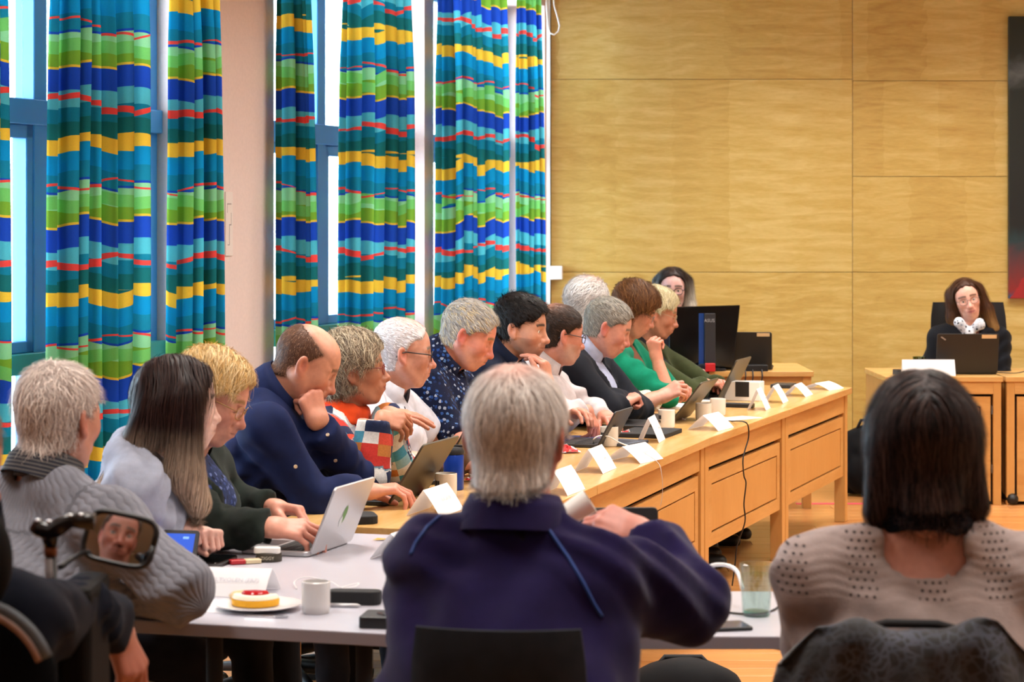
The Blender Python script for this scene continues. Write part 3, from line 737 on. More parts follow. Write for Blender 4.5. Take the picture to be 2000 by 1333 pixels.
# printed curtains
def curtain_mat():
    m, nt, b = new_mat('printed curtain'); uv = coords(nt, 'UV'); sp = node(nt, 'ShaderNodeSeparateXYZ'); link(nt, uv, sp.inputs[0])
    u, v = sp.outputs[0], sp.outputs[1]
    PER = .66
    def wob(scale, amp, seed):
        c = node(nt, 'ShaderNodeCombineXYZ'); link(nt, u, c.inputs[0]); c.inputs[1].default_value = seed
        link(nt, math_(nt, 'MULTIPLY', math_(nt, 'FLOOR', math_(nt, 'DIVIDE', v, PER)), .21), c.inputs[2])
        return math_(nt, 'MULTIPLY', math_(nt, 'SUBTRACT', noise(nt, c.outputs[0], scale, 1.5, .5).outputs[0], .5), amp)
    vv = math_(nt, 'ADD', v, math_(nt, 'ADD', wob(1.9, .27, 0), wob(5, .07, 3)))
    fr = math_(nt, 'SUBTRACT', math_(nt, 'DIVIDE', vv, PER), math_(nt, 'FLOOR', math_(nt, 'DIVIDE', vv, PER)))
    Yl, Tl, Gr, Bl, Lt, Dk, Lg = '#dfae36', '#1b7386', '#73962f', '#21439c', '#4fa6ac', '#1d625f', '#86bb86'
    base = ramp(nt, fr, [(0, srgb(Dk)), (.10, srgb(Tl)), (.19, srgb(Lt)), (.30, srgb(Bl)), (.44, srgb(Yl)), (.455, srgb(Gr)), (.56, srgb(Lg)), (.66, srgb(Bl)), (.675, srgb(Tl)), (.78, srgb('#1580a8')), (.90, srgb(Yl))], 'CONSTANT')
    # a second wavy layer: hills of another green and blue
    v2 = math_(nt, 'ADD', v, math_(nt, 'ADD', wob(2.2, .22, 11), wob(6, .05, 14)))
    f2 = math_(nt, 'SUBTRACT', math_(nt, 'DIVIDE', v2, PER), math_(nt, 'FLOOR', math_(nt, 'DIVIDE', v2, PER)))
    lay = ramp(nt, f2, [(0, srgb(Gr)), (.05, srgb('#2c9db0')), (.15, srgb(Gr)), (.4, srgb('#2d8f7a'))], 'CONSTANT')
    msk = math_(nt, 'MULTIPLY', math_(nt, 'GREATER_THAN', f2, .52), math_(nt, 'LESS_THAN', f2, .60))
    msk = math_(nt, 'MULTIPLY', msk, math_(nt, 'LESS_THAN', fr, .9)); base = mixc(nt, msk, base, srgb('#6fae5a'))
    # thin red stripes
    v3 = math_(nt, 'ADD', v, math_(nt, 'ADD', wob(1.9, .22, 21), wob(5, .05, 23)))
    f3 = math_(nt, 'SUBTRACT', math_(nt, 'DIVIDE', v3, PER), math_(nt, 'FLOOR', math_(nt, 'DIVIDE', v3, PER)))
    th = math_(nt, 'ADD', .018, wob(4, .05, 31))
    for cpos, wd in ((.20, 1.0), (.69, .4)):
        k = math_(nt, 'LESS_THAN', math_(nt, 'ABSOLUTE', math_(nt, 'SUBTRACT', f3, cpos)), math_(nt, 'MULTIPLY', th, wd)); base = mixc(nt, k, base, srgb('#e0453c'))
    wv = noise(nt, coords(nt, 'Object'), 350, 1); base = mixc(nt, .25, base, ramp(nt, wv.outputs[0], [(.3, (.6, .6, .6, 1)), (.7, (1, 1, 1, 1))]), 'MULTIPLY')
    nt.nodes.remove(b); o = [n for n in nt.nodes if n.type == 'OUTPUT_MATERIAL'][0]
    d = node(nt, 'ShaderNodeBsdfDiffuse'); t = node(nt, 'ShaderNodeBsdfTranslucent'); mx = node(nt, 'ShaderNodeMixShader'); mx.inputs[0].default_value = .5
    link(nt, base, d.inputs[0]); link(nt, base, t.inputs[0]); link(nt, d.outputs[0], mx.inputs[1]); link(nt, t.outputs[0], mx.inputs[2]); link(nt, mx.outputs[0], o.inputs[0])
    return m
CURT = curtain_mat()
def curtain(label, ua, ub, nf, amp=.05, ztop=3.08, zbot=.32, seed=0, taper=.0):
    rr = random.Random(seed); nx, nz = nf * 14 + 1, 22; vs = []; uv = []; fs = []
    ph = [rr.uniform(-.5, .5) for _ in range(nf + 2)]; am = [rr.uniform(.7, 1.25) for _ in range(nf + 2)]; fw = [rr.uniform(.75, 1.3) for _ in range(nf)]
    tot = sum(fw); edges = [0]
    for x in fw: edges.append(edges[-1] + x / tot)
    o = np.array(wp((ua + ub) / 2, .1, ztop)); flen = (ub - ua) * 1.9
    for k in range(nz):
        z = ztop + (zbot - ztop) * k / (nz - 1); hg = k / (nz - 1)
        for i in range(nx):
            s = i / (nx - 1); j = min(nf - 1, max(0, next(q for q in range(nf) if s <= edges[q + 1] + 1e-9))); loc = (s - edges[j]) / (edges[j + 1] - edges[j])
            a = amp * (am[j] * (1 - loc) + am[j + 1] * loc) * (.55 + .45 * min(1, hg * 4)); th = 2 * math.pi * loc
            uu = ua + (ub - ua) * s + taper * hg * (s - .5) - .2 * (ub - ua) / nf * math.sin(2 * th) * (.4 + .6 * min(1, hg * 4)) + .006 * math.sin(7 * hg + j)
            dd = .1 + a * math.sin(th) + .01 * math.sin(3 * hg + ph[j] * 4)
            vs.append(np.array(wp(uu, dd, z)) - o); uv.append((s * flen + seed * 3.7, z))
    for k in range(nz - 1):
        for i in range(nx - 1): a = k * nx + i; fs.append((a, a + 1, a + nx + 1, a + nx))
    c = MB().add(vs, fs).build('curtain', CURT, loc=o, smooth=True, uv=uv); tag(c, label, 'curtain', 'printed window curtains')
C_ = 'printed blue, green and yellow curtain '
curtain(C_ + 'cut off at the left edge of the picture', upx(22, .14), upx(-110, .06), 4, seed=1, taper=-.06)
curtain(C_ + 'behind the heads of the grey-sweater man and long-haired woman', upx(290, .14), upx(98, .06), 6, seed=2, taper=.05, amp=.055)
curtain(C_ + 'touching the left edge of the pink wall pier', upx(438, .14), upx(328, .06), 4, seed=3)
curtain(C_ + 'touching the right edge of the pink wall pier', upx(612, .14), upx(538, .06), 4, seed=4, taper=.05, amp=.045)
curtain(C_ + 'in the middle window, beside the white window reveal', upx(803, .14), upx(662, .06), 6, seed=5, amp=.05)
curtain(C_ + 'wide, left of the mullion in the farthest window', upx(995, .14), upx(848, .06), 8, seed=6, amp=.045)
curtain(C_ + 'narrow one in the corner next to the plywood wall', upx(1067, .14), upx(1004, .06), 4, seed=7, amp=.04)
m = MB(); wbox(m, .02, 12, .07, .13, 3.09, 3.13); ra = m.build('curtain_rail', WHITEP); tag(ra, 'white curtain rail along the top of the windows', 'rail')
# corner conduit, blind cord, wall box, drawing on the pier
p = px(1071, 430, 14.62); co = MB().box(-.012, .012, -.01, .01, 0, 3.5).build('cable_conduit', WHITEP, loc=(p[0], p[1], 0)); tag(co, 'white vertical cable conduit in the corner beside the curtains', 'conduit')
b0 = px(1086, 533, 14.76); wbx = MB().box(-.043, .043, -.035, .035, -.045, .045).build('wall_box', WHITEP, loc=b0, bevel=.006); tag(wbx, 'small white plastic wall box at the left end of the plywood wall', 'socket')
pts = [px(x, y, 14.6) for x, y in ((1066, -40), (1068, 20), (1070, 50), (1074, 64), (1082, 68), (1090, 62), (1093, 50), (1088, 30), (1082, 10), (1080, -40))]
cd = MB().tube(pts, .006, 6).build('blind_cord', WHITEP, smooth=True, origin=pts[0]); tag(cd, 'white blind cord looping down beside the curtain corner', 'cord')
ux = upx(446); pp = wp(ux, .004, zb(0)); m = MB(); za, zc_ = ZC + (430 - 375) / FPX * 10.75, ZC - (500 - 430) / FPX * 10.75
wbox(m, ux - .035, ux + .035, .001, .005, zc_, za); dr = m.build('wall_drawing', plain('drawing paper', '#e8dcd6', .8)); tag(dr, 'narrow white sheet with a line drawing on the pink wall pier', 'drawing')
m = MB()
for z0, z1, a, b_ in ((za - .06, za - .055, -.02, .02), (za - .1, za - .06, .018, .02), (za - .16, za - .155, -.02, .0), (zc_ + .05, zc_ + .15, -.004, -.001), (zc_ + .05, zc_ + .054, -.004, .015), (za - .16, za - .1, -.02, -.018)): wbox(m, ux + a, ux + b_, .0045, .0056, z0, z1)
m.build('line_drawing', plain('pencil', '#9a8d8c', .8), dr)

# painting at the right edge
pt = thing('painting', 'tall dark abstract painting with red at its foot on the plywood wall', 'painting', (xb(1968), YB, zb(583)))
pw, ph_ = 1.6, zb(33) - zb(583)
def paint_mat():
    m, nt, b = new_mat('dark painting'); c = coords(nt); sp = node(nt, 'ShaderNodeSeparateXYZ'); link(nt, c, sp.inputs[0])
    n = noise(nt, c, 4, 4, .6, 1.5)
    zz = math_(nt, 'DIVIDE', sp.outputs[2], ph_); f = math_(nt, 'ADD', zz, math_(nt, 'MULTIPLY', math_(nt, 'SUBTRACT', n.outputs[0], .5), .12))
    base = ramp(nt, f, [(0, srgb('#2c4668')), (.03, srgb('#8a2626')), (.2, srgb('#1c3a40')), (.26, srgb('#10191c')), (.74, srgb('#0f1e1a')), (.8, srgb('#5a6468')), (.86, srgb('#182420')), (1, srgb('#14201c'))])
    rd = math_(nt, 'LESS_THAN', math_(nt, 'ADD', sp.outputs[2], math_(nt, 'MULTIPLY', n.outputs[0], .15)), math_(nt, 'ADD', .06, math_(nt, 'MULTIPLY', sp.outputs[0], 1.6)))
    rd = math_(nt, 'MULTIPLY', rd, math_(nt, 'LESS_THAN', sp.outputs[2], .42))
    link(nt, mixc(nt, rd, base, srgb('#a3262a')), b.inputs['Base Color']); b.inputs['Roughness'].default_value = .5; return m
MB().box(0, pw, -.05, -.005, 0, ph_).build('canvas', paint_mat(), pt, bevel=.003)
# ---------------------------------------------------------------- tables
DT = .72
def desk(label, A, B, depth=.68, near_side=False):
    A = np.asarray(A, float); B = np.asarray(B, float); d = B[:2] - A[:2]; L = float(np.linalg.norm(d)); rz = math.atan2(d[1], d[0])
    t = thing('desk', label, 'desk', (A[0], A[1], 0), rz, 'beech desks of the long row')
    g = .0025
    MB().box(g, L - g, -.012, depth, DT - .034, DT).build('desk_top', BEECH_TOP, t, bevel=.003)
    for x0 in (.006, L - .066):
        for y0 in (.012, depth - .08): MB().box(x0, x0 + .06, y0, y0 + .06, 0, DT - .034).build('leg', BEECH_V, t, bevel=.003)
    MB().box(.068, L - .068, .018, .04, DT - .134, DT - .034).build('apron', BEECH, t, bevel=.002)
    MB().box(.068, L - .068, .05, .056, .27, DT - .14).build('gap_shade_board', GAPSHADE, t)  # board added behind the panel so its grooves look shaded
    fr = MB(); x0, x1, z0, z1 = .088, L - .088, .25, DT - .152; w = .055
    fr.box(x0, x1, .02, .045, z1 - w, z1).box(x0, x1, .02, .045, z0, z0 + w).box(x0, x0 + w, .02, .045, z0 + w, z1 - w).box(x1 - w, x1, .02, .045, z0 + w, z1 - w)
    f = fr.build('front_frame', BEECH, t)
    MB().box(x0 + w + .007, x1 - w - .007, .022, .042, z0 + w + .007, z1 - w - .007).build('panel', BEECH_V, f, bevel=.0015, seg=1)
    return t
ROW = [(-.074, 6.49), (.278, 7.645), (.809, 9.32), (1.313, 10.72), (1.818, 12.12)]
for i, lb in enumerate(('beech desk nearest the white table, partly hidden by the man in purple', 'beech desk with a thin pale wire hanging down its front panel', 'beech desk with a black cable hanging down its front panel', 'beech desk farthest along the row, in front of the backpack')):
    desk(lb, ROW[i], ROW[i + 1])
def rowpt(s, off, z=DT):               # s: 0..4 along the row, off: metres in from the front edge
    i = min(3, int(s)); a = V(*ROW[i]); b = V(*ROW[i + 1]); d = nrm(b - a); p = a + (b - a) * (s - i) + V(-d[1], d[0]) * off
    return V(p[0], p[1], z)
RDIR = nrm(V(.509, 1.39, 0)); RANG = math.atan2(RDIR[1], RDIR[0])

TABW = plain('white laminate', '#bcbbc6', .3, var=.015); TABE = plain('grey table edge', '#8d8891', .45)
def white_table(label, o, ax, L, Wd, legs):
    ax = nrm(V(ax[0], ax[1], 0)); rz = math.atan2(ax[1], ax[0]); t = thing('table', label, 'table', (o[0], o[1], 0), rz, 'white folding tables')
    MB().rbox(0, L, 0, Wd, DT - .028, DT, .02).build('table_top', TABW, t)
    e = MB(); e.box(.004, L - .004, -.002, .0, DT - .027, DT - .002).box(.004, L - .004, Wd, Wd + .002, DT - .027, DT - .002).box(-.002, 0, .004, Wd - .004, DT - .027, DT - .002).box(L, L + .002, .004, Wd - .004, DT - .027, DT - .002)
    e.build('edge_band', TABE, t)
    for x in legs:
        for y in (.09, Wd - .09): MB().tube([(x, y, 0), (x, y, DT - .03)], .019, 10).build('leg', BLACKM, t, smooth=True)
        MB().tube([(x, .09, .3), (x, Wd - .09, .3)], .012, 8).build('stretcher', BLACKM, t, smooth=True)
    return t
A_ = pz(275, 1213, DT); B_ = pz(792, 1241, DT); ea = nrm(V(*(B_ - A_)[:2], 0)); ep = V(-ea[1], ea[0], 0)
white_table('white folding table at the left with the cake plate on it', A_ - ea * .28, ea, np.linalg.norm(B_ - A_) + .28, 1.46, (.42, .78))
y0 = pz(1300, 1244, DT)[1]; y1 = pz(1300, 1156, DT)[1]
white_table('white folding table at the right with the ribbed water glass', (-.12, y0), (1, 0), 1.5, y1 - y0, (.12, 1.38))

# chair desk by the back wall
def cabinet_desk(label, x0, x1):
    Y = 12.8; t = thing('cabinet_desk', label, 'desk', (x0, Y, 0), 0, 'beech chair desks'); L = x1 - x0; top = ZC - (736 - HOR) / FPX * Y
    MB().box(.002, L - .002, -.01, .75, top - .03, top).build('desk_top', BEECH_TOP, t, bevel=.003)
    MB().box(.01, L - .01, .04, .06, 0, top - .03).build('gap_shade_board', GAPSHADE, t)  # added dark board, paints the shade in the door gaps
    for a in (.01, L - .055): MB().box(a, a + .045, 0, .05, 0, top - .03).build('stile', BEECH_V, t, bevel=.002)
    for a in (.01, L - .03): MB().box(a, a + .02, .06, .74, 0, top - .03).build('side_panel', BEECH_V, t)
    MB().box(.055, L - .055, 0, .05, top - .1, top - .03).build('apron', BEECH, t, bevel=.002)
    f = MB(); a, b_, z0, z1, w = .07, L - .07, .02, top - .115, .055
    f.box(a, b_, .005, .03, z1 - w, z1).box(a, b_, .005, .03, z0, z0 + w).box(a, a + w, .005, .03, z0 + w, z1 - w).box(b_ - w, b_, .005, .03, z0 + w, z1 - w)
    d = f.build('door', BEECH, t); MB().box(a + w + .008, b_ - w - .008, .008, .03, z0 + w + .008, z1 - w - .008).build('panel', BEECH_V, d, bevel=.002, seg=1)
    for z in (.18, z1 - .1): MB().tube([(b_ + .007, 0, z), (b_ + .007, 0, z + .05)], .004, 6).build('hinge', GREYM, d)
    return top
sx = FPX / 12.8
CTOP = cabinet_desk('beech cabinet desk carrying the blank white name card', (1728 - 1000) / sx, (1959 - 1000) / sx)
cabinet_desk('beech cabinet desk cut off at the right edge of the picture', (1963 - 1000) / sx, (2200 - 1000) / sx)
# side desk of the minute taker
t = thing('side_desk', 'low beech side desk under the large monitor by the plywood wall', 'desk', (.95, 12.62, 0), 0)
zt = ZC - (724 - HOR) / FPX * 12.7; Ls = (1588 - 1000) / FPX * 12.65 - .95
MB().box(0, Ls, 0, .75, zt - .03, zt).build('desk_top', BEECH_TOP, t, bevel=.003)
MB().box(.02, Ls - .06, .03, .05, zt - .14, zt - .03).build('apron', BEECH, t)
for x in (.01, Ls - .06):
    for y in (.02, .67): MB().box(x, x + .05, y, y + .05, 0, zt - .03).build('leg', BEECH_V, t, bevel=.002)

# ---------------------------------------------------------------- chairs
CHF = cloth_mat('chair fabric', '#23262b', .9, .25, 500, .1)
def office_chair(label, c, yaw, back_h=.42, zs=.43, group=None, back=True, name='office_chair', arms=False, bmat=None, bw=.22, lean=8, boff=.2, bz=.12):
    t = thing(name, label, 'chair', (c[0], c[1], 0), yaw, group)
    MB().rbox(-.22, .23, -.225, .225, zs - .07, zs, .08, 6).build('seat', bmat or CHF, t, bevel=.018, smooth='auto')
    MB().tube([(0, 0, .1), (0, 0, zs - .07)], .025, 12).build('post', BLACK, t, smooth=True)
    for i in range(5):
        a = i * 2 * math.pi / 5 + .3; e = (.29 * math.cos(a), .29 * math.sin(a)); l = MB().tube([(0, 0, .11), (e[0], e[1], .075)], [.028, .016], 8).build('leg', BLACK, t, smooth=True)
        MB().lathe([(.012, -.012), (.027, -.012), (.027, .012), (.012, .012)], 14, (0, 0, 0)).xf(rotx(math.pi / 2), (e[0], e[1], .028)).build('castor', BLACK, l)
    if back:
        vs = []; fs = []; n, k = 13, 9; z0 = zs + bz
        for s in (0, 1):
            for j in range(k):
                for i in range(n):
                    yy = (i / (n - 1) - .5) * 2; zz = j / (k - 1); wv = bw * (.94 + .06 * math.sin(zz * math.pi)) * (1 if 0 < j < k - 1 else .97)
                    x = -boff - math.tan(lean * D2R) * zz * back_h - .03 * (1 - yy * yy) - (.035 if s == 0 else 0) * (1 if 0 < j < k - 1 and 0 < i < n - 1 else .3)
                    vs.append((x, yy * wv, z0 + zz * back_h))
        m = n * k
        for j in range(k - 1):
            for i in range(n - 1):
                a = j * n + i; fs += [(a, a + n, a + n + 1, a + 1), (a + m, a + m + 1, a + m + n + 1, a + m + n)]
        bd = [j * n for j in range(k)] + [(k - 1) * n + i for i in range(1, n)] + [j * n + n - 1 for j in range(k - 2, -1, -1)] + [i for i in range(n - 2, 0, -1)]
        for a, b_ in zip(bd, bd[1:] + bd[:1]): fs.append((a, b_, b_ + m, a + m))
        MB().add(vs, fs).build('backrest', bmat or CHF, t, smooth='auto')
        MB().tube([(-.05, 0, zs - .06), (-boff - .06, 0, zs - .04), (-boff - .075, 0, zs + bz + .1)], .02, 8).build('back_bracket', BLACK, t, smooth=True)
    if arms:
        for s in (-1, 1):
            MB().tube([(0, s * .25, zs - .05), (0, s * .28, zs + .05), (0, s * .28, zs + .2)], .014, 8).build('arm_post', BLACK, t, smooth=True)
            MB().rbox(-.13, .13, s * .28 - .035, s * .28 + .035, zs + .2, zs + .225, .03).build('armrest', BLACK, t, bevel=.006)
    return t
# ---------------------------------------------------------------- seated people
SHOE = plain('black leather shoe', '#141414', .45)
EYE = None
def eye_mat():
    if 'eye' in MATS: return MATS['eye']
    m, nt, b = new_mat('eye'); a = node(nt, 'ShaderNodeVertexColor', layer_name='Col'); link(nt, a.outputs[0], b.inputs['Base Color']); b.inputs['Roughness'].default_value = .12
    MATS['eye'] = m; return m
CHAIRS = []
WHO = ['the man in the grey cable-knit sweater', 'the long-haired woman', 'the blond person with thin glasses', 'the balding man in navy', 'the woman in plaid fleece', 'the man in the white polo shirt', 'the man in the floral shirt', 'the man covering his mouth', 'the man in the off-white shirt', 'the man in the suit jacket', 'the man in the lemon print shirt', 'the woman in the emerald cardigan', 'the woman in the olive blazer', 'the woman behind the monitor']
def segdir(a, b): return nrm(np.asarray(b) - np.asarray(a))
def person(label, head, hy, hp=0, hr=0, by=-15, face=None, hair=None, lean=.18, slouch=.03, nk=(.06, 0, .16), sw=.185, zhip=.505, girth=1.0, belly=0,
           R=None, L=None, layers=(), legs=('#1d1f26', None), hres=.0042, collar=None, armr=1.0, gl=None, extra=None, chair=True, kneef=.42, footz=.0, legson=True, hs=1.0, bodyoff=-.02, bodyh=.026, who=None):
    p = dict(face or {}); H = px(*head) if isinstance(head, tuple) else np.asarray(head, float)
    Bm = rotz(by * D2R); Rh = rotz(hy * D2R) @ roty(hp * D2R) @ rotx(hr * D2R)
    N = H - Bm @ np.asarray(nk, float); hip = N - Bm @ V(lean, 0, 0); hip[2] = zhip
    root = V(hip[0], hip[1], 0)
    fw = Bm[:, 0]
    C = N + Bm @ V(.015, 0, -.17); Wst = hip * .52 + N * .48 - fw * slouch; Wst[2] = (hip[2] + N[2]) / 2 - .03
    SH = {}; EL = {}; WR = {}; A = {'R': R or {}, 'L': L or {}}
    for s, sg in (('R', -1), ('L', 1)):
        a = A[s]; SH[s] = N + Bm @ (V(.01, sg * sw, -.065) + np.asarray(a.get('sh', (0, 0, 0)), float))
        w = a.get('w'); w = px(*w) if w is not None else N + Bm @ V(.42, sg * .13, 0) * V(1, 1, 1)
        if a.get('w') is None: w[2] = DT + .045
        e = a.get('e')
        if e is not None: e = px(*e)
        else:                              # two-bone solution, elbow pointing down and out
            l1, l2 = .29, .26; dv = w - SH[s]; D = np.linalg.norm(dv); D2 = min(D, (l1 + l2) * .995); x = (l1 * l1 - l2 * l2 + D2 * D2) / (2 * D2); hgt = math.sqrt(max(1e-4, l1 * l1 - x * x))
            pole = Bm @ V(-.3, sg * a.get('out', .6), -1); u = nrm(dv); pole = nrm(pole - u * np.dot(pole, u)); e = SH[s] + u * x * D / D2 + pole * hgt
        EL[s], WR[s] = e, w
    tb = lambda q: Bm.T @ (np.asarray(q, float) - N)      # to the torso frame
    # --- the body: head and neck, hands with forearms, trunk under the clothes
    ne = Rh.T @ (N + Bm @ V(.012, 0, .0) - H); hf = head_field(p, ne)
    lo = np.minimum(V(-.13, -.115, -.14), ne - .07); hi = np.maximum(V(.14, .115, .135), ne + .07)
    hv, hq = polygonize(hf, lo, hi, hres); hc = skin_colors(hv, p)
    if hair and 'under' in hair:
        cc, am = hair['under']; hfm = hair_field(p, hair); xx = hv.astype(F32); k = np.clip(1 - hfm((xx[:, 0], xx[:, 1], xx[:, 2])) / .008, 0, 1)[:, None] * am; hc = hc * (1 - k) + np.array(srgb(cc)[:3]) * k
    parts = [(hv @ Rh.T + H, hq)]; cols = [hc]; base = np.array(srgb(p.get('skin', '#d9a58a'))[:3]); red = np.array(srgb(p.get('red', '#c86f5e'))[:3])
    for s in 'RL':
        a = A[s]
        if a.get('hide'): continue
        hd = np.asarray(a.get('dir', segdir(EL[s], WR[s])), float); dz = np.asarray(a.get('up', (0, 0, 1)), float)
        bare = a.get('bare', False)
        v, q = hand_mesh(WR[s], hd, dz, a.get('pose', 'rest'), s == 'R', EL[s], bare, sc=hs)
        parts.append((v, q)); k = np.clip((v - WR[s]) @ nrm(hd) / .12, 0, 1)[:, None] * .4; cols.append(base * (1 - k) + red * k)
    sh_ = .022
    def trunk(P, off=0.0, g=girth):
        x, y, z = P; S = (x, y * F32(1 / 1.38), z)
        sc_ = lambda q: (q[0], q[1] / 1.38, q[2])
        h_, w_, c_ = tb(hip), tb(Wst), tb(C)
        d = smin(rc(S, sc_(h_), sc_(w_), .128 * g + off, .118 * g + off), rc(S, sc_(w_), sc_(c_), .118 * g + off, .118 * g + off), .05)
        d = smin(d, rc(S, sc_(c_), (-.005, 0, -.035), .108 * g + off, .062 + off), .05)
        if belly: d = smin(d, ell(P, w_ + V(.06 + .5 * belly, 0, -.03), (.10 + belly, .14 + belly * .5, .13), None) - F32(off), .06)
        q0, q1 = tb(SH['R']), tb(SH['L'])
        d = smin(d, rc(P, q0, q1, .056 + off, .056 + off), .05)
        for q in (q0, q1): d = smin(d, rc(P, (-.012, .25 * q[1], .012), q, .04 + off, .05 + off), .04)
        return d
    def arm(P, s, end, off, taper=1.0):
        q0, q1, q2 = tb(SH[s]), tb(EL[s]), tb(WR[s]); ro = off + .012 * (armr - 1)
        if end <= 1:
            e = q0 + (q1 - q0) * end; d = rc(P, q0, e, .054 * armr + ro, .052 * armr + ro); dd = nrm(q1 - q0)
        else:
            e = q1 + (q2 - q1) * (end - 1); d = rc(P, q0, q1, .054 * armr + ro, .043 * armr + ro); dd = nrm(q2 - q1)
            m = rc(P, q1, e, .043 * armr + ro, (.034 + .008 * (2 - end)) * armr * taper + ro); d = smin(d, smax(m, (P[0] - F32(e[0])) * F32(dd[0]) + (P[1] - F32(e[1])) * F32(dd[1]) + (P[2] - F32(e[2])) * F32(dd[2]), .006), .02)
            return d
        return smax(d, (P[0] - F32(e[0])) * F32(dd[0]) + (P[1] - F32(e[1])) * F32(dd[1]) + (P[2] - F32(e[2])) * F32(dd[2]), .006)
    ptsb = np.array([tb(q) for q in (hip, Wst, C, N, SH['R'], SH['L'])]); pta = np.array([tb(q) for s in 'RL' for q in (EL[s], WR[s])])
    tv, tq = polygonize(lambda P: smin(smin(trunk(P, bodyoff), arm(P, 'R', 1.4, -.016), .02), arm(P, 'L', 1.4, -.016), .02), np.minimum(ptsb.min(0), pta.min(0)) - .22, np.maximum(ptsb.max(0), pta.max(0)) + .2, bodyh, 6)
    parts.append((tv @ Bm.T + N, tq)); cols.append(np.tile(base, (len(tv), 1)))
    for s in 'RL':                         # bare upper arm where the sleeve is short
        if A[s].get('bare') == 2:
            q0, q1 = SH[s], EL[s]; lo_ = np.minimum(q0, q1) - .07; hi_ = np.maximum(q0, q1) + .07
            v, q = polygonize(lambda P: rc(P, q0 + (q1 - q0) * .3, q1, .045, .041), lo_, hi_, .008); parts.append((v, q)); cols.append(np.tile(base, (len(v), 1)))
    bv, bq = join(parts)
    body = npobj('person', bv - root, bq, skin_mat(), None, col=np.concatenate(cols), loc=root); tag(body, label, 'person')
    if p.get('eyes', 1):
        r = .0138; ev = []; ef = []; ec = []
        gz = p.get('gaze', 0.0)
        for sg in (-1, 1):
            o = len(ev)
            for i in range(13):
                th = math.pi * i / 12
                for j in range(14):
                    a = 2 * math.pi * j / 14; q = V(math.cos(th), math.sin(th) * math.cos(a), math.sin(th) * math.sin(a)); q = rotz(gz * D2R) @ q
                    ev.append(V(.0735, sg * .033 * p.get('w', 1), .001) + r * q); ec.append((.012, .01, .01) if th < .2 else ((.05, .055, .06) if th < .52 else (.72, .68, .64)))
            for i in range(12):
                for j in range(14): ef.append((o + i * 14 + j, o + (i + 1) * 14 + j, o + (i + 1) * 14 + (j + 1) % 14, o + i * 14 + (j + 1) % 14))
        npobj('eyes', np.array(ev) @ Rh.T + H - root, np.array(ef), eye_mat(), body, col=np.array(ec))
    if hair: make_hair('hair', p, hair, Rh, H, body, root, h=hair.get('h', .0055))
    if gl: glasses(Rh, H, p, body, root, *gl)
    segs = [(hip, Wst, .14), (Wst, C, .14), (C, N, .12), (SH['R'], EL['R'], .05), (EL['R'], WR['R'], .04), (SH['L'], EL['L'], .05), (EL['L'], WR['L'], .04)]
    nh = tb(H)
    for i, ly in enumerate(layers):
        off = ly.get('off', .006); se = ly.get('sleeve', 1.97); amp = ly.get('amp', .004) * 1.7; Vd = ly.get('V'); nr = p.get('neckr', .054) + ly.get('nh', .004); zlo = ly.get('zlo', -1.0)
        seL = ly.get('sleeveL', se)
        def fld(P):
            d = trunk(P, off)
            if se: d = smin(d, arm(P, 'R', se, off), .03)
            if seL: d = smin(d, arm(P, 'L', seL, off), .03)
            d = d + folds(P, amp, len(label) + i)
            ax = nrm(nh * V(1, 1, 1)); a0 = -ax * ly.get('nd', -.01)
            d = smax(d, -rc(P, a0, ax * .25, nr, nr + .01), .006)
            if Vd:                          # open front
                hw = np.clip((P[2] + F32(Vd[0])) * F32(Vd[1] / Vd[0]), -.05, .3)
                d = smax(d, -np.maximum(np.abs(P[1]) - hw, F32(-.0) - P[0]), .008)
            return d
        q_ = [ptsb] + [pta]; allp = np.concatenate(q_)
        v, q = polygonize(fld, allp.min(0) - .24, allp.max(0) + .22, ly.get('h', .0115))
        vw = v @ Bm.T + N
        npobj(ly['name'], vw - root, q, ly['mat'], body, attr={'limb': limb_attr(vw, segs)})
    if collar:
        for cdef in (collar if isinstance(collar, list) else [collar]):
            ax = nrm(Bm @ nrm(nh))
            if cdef.get('roll'):           # a soft roll of cloth round the neck
                R0, r0, st = cdef['roll']; cc = N + ax * cdef.get('up', .04) + Bm @ V(.008, 0, 0) - root; aw = nrm(ax + np.asarray(cdef.get('ax', (0, 0, 0)), float))
                def rf(P):
                    x, y, z = P[0] - F32(cc[0]), P[1] - F32(cc[1]), P[2] - F32(cc[2]); a = x * F32(aw[0]) + y * F32(aw[1]) + z * F32(aw[2]); pr = np.sqrt(np.maximum(x * x + y * y + z * z - a * a, 1e-9)) - F32(R0) + a * F32(cdef.get('cone', .4))
                    return np.sqrt(pr * pr + (a * F32(1 / st)) ** 2) - F32(r0) + folds(P, .006, 7) + F32(.003) * np.sin(a * 160 + 2 * np.sin(x * 30))
                v, q = polygonize(rf, cc - .2, cc + .2, .009); npobj(cdef['name'], v, q, cdef['mat'], body, attr={'limb': v}); continue
            v, q = band(N + ax * (cdef.get('up', .012) + .032) + Bm @ V(.006, 0, 0), nrm(ax + np.asarray(cdef.get('ax', (0, 0, 0)))), fw, p.get('neckr', .054) + cdef.get('r', .012), cdef.get('h', .038), cdef.get('th', .004), cdef.get('op', 40), cdef.get('flare', .012), cdef.get('tilt', .02), lap=cdef.get('lap', .01))
            vw = v; npobj(cdef.get('name', 'collar'), v - root, q, cdef['mat'], body, attr={'limb': limb_attr(v, [(N - ax * .1, N + ax * .2, .06)])})
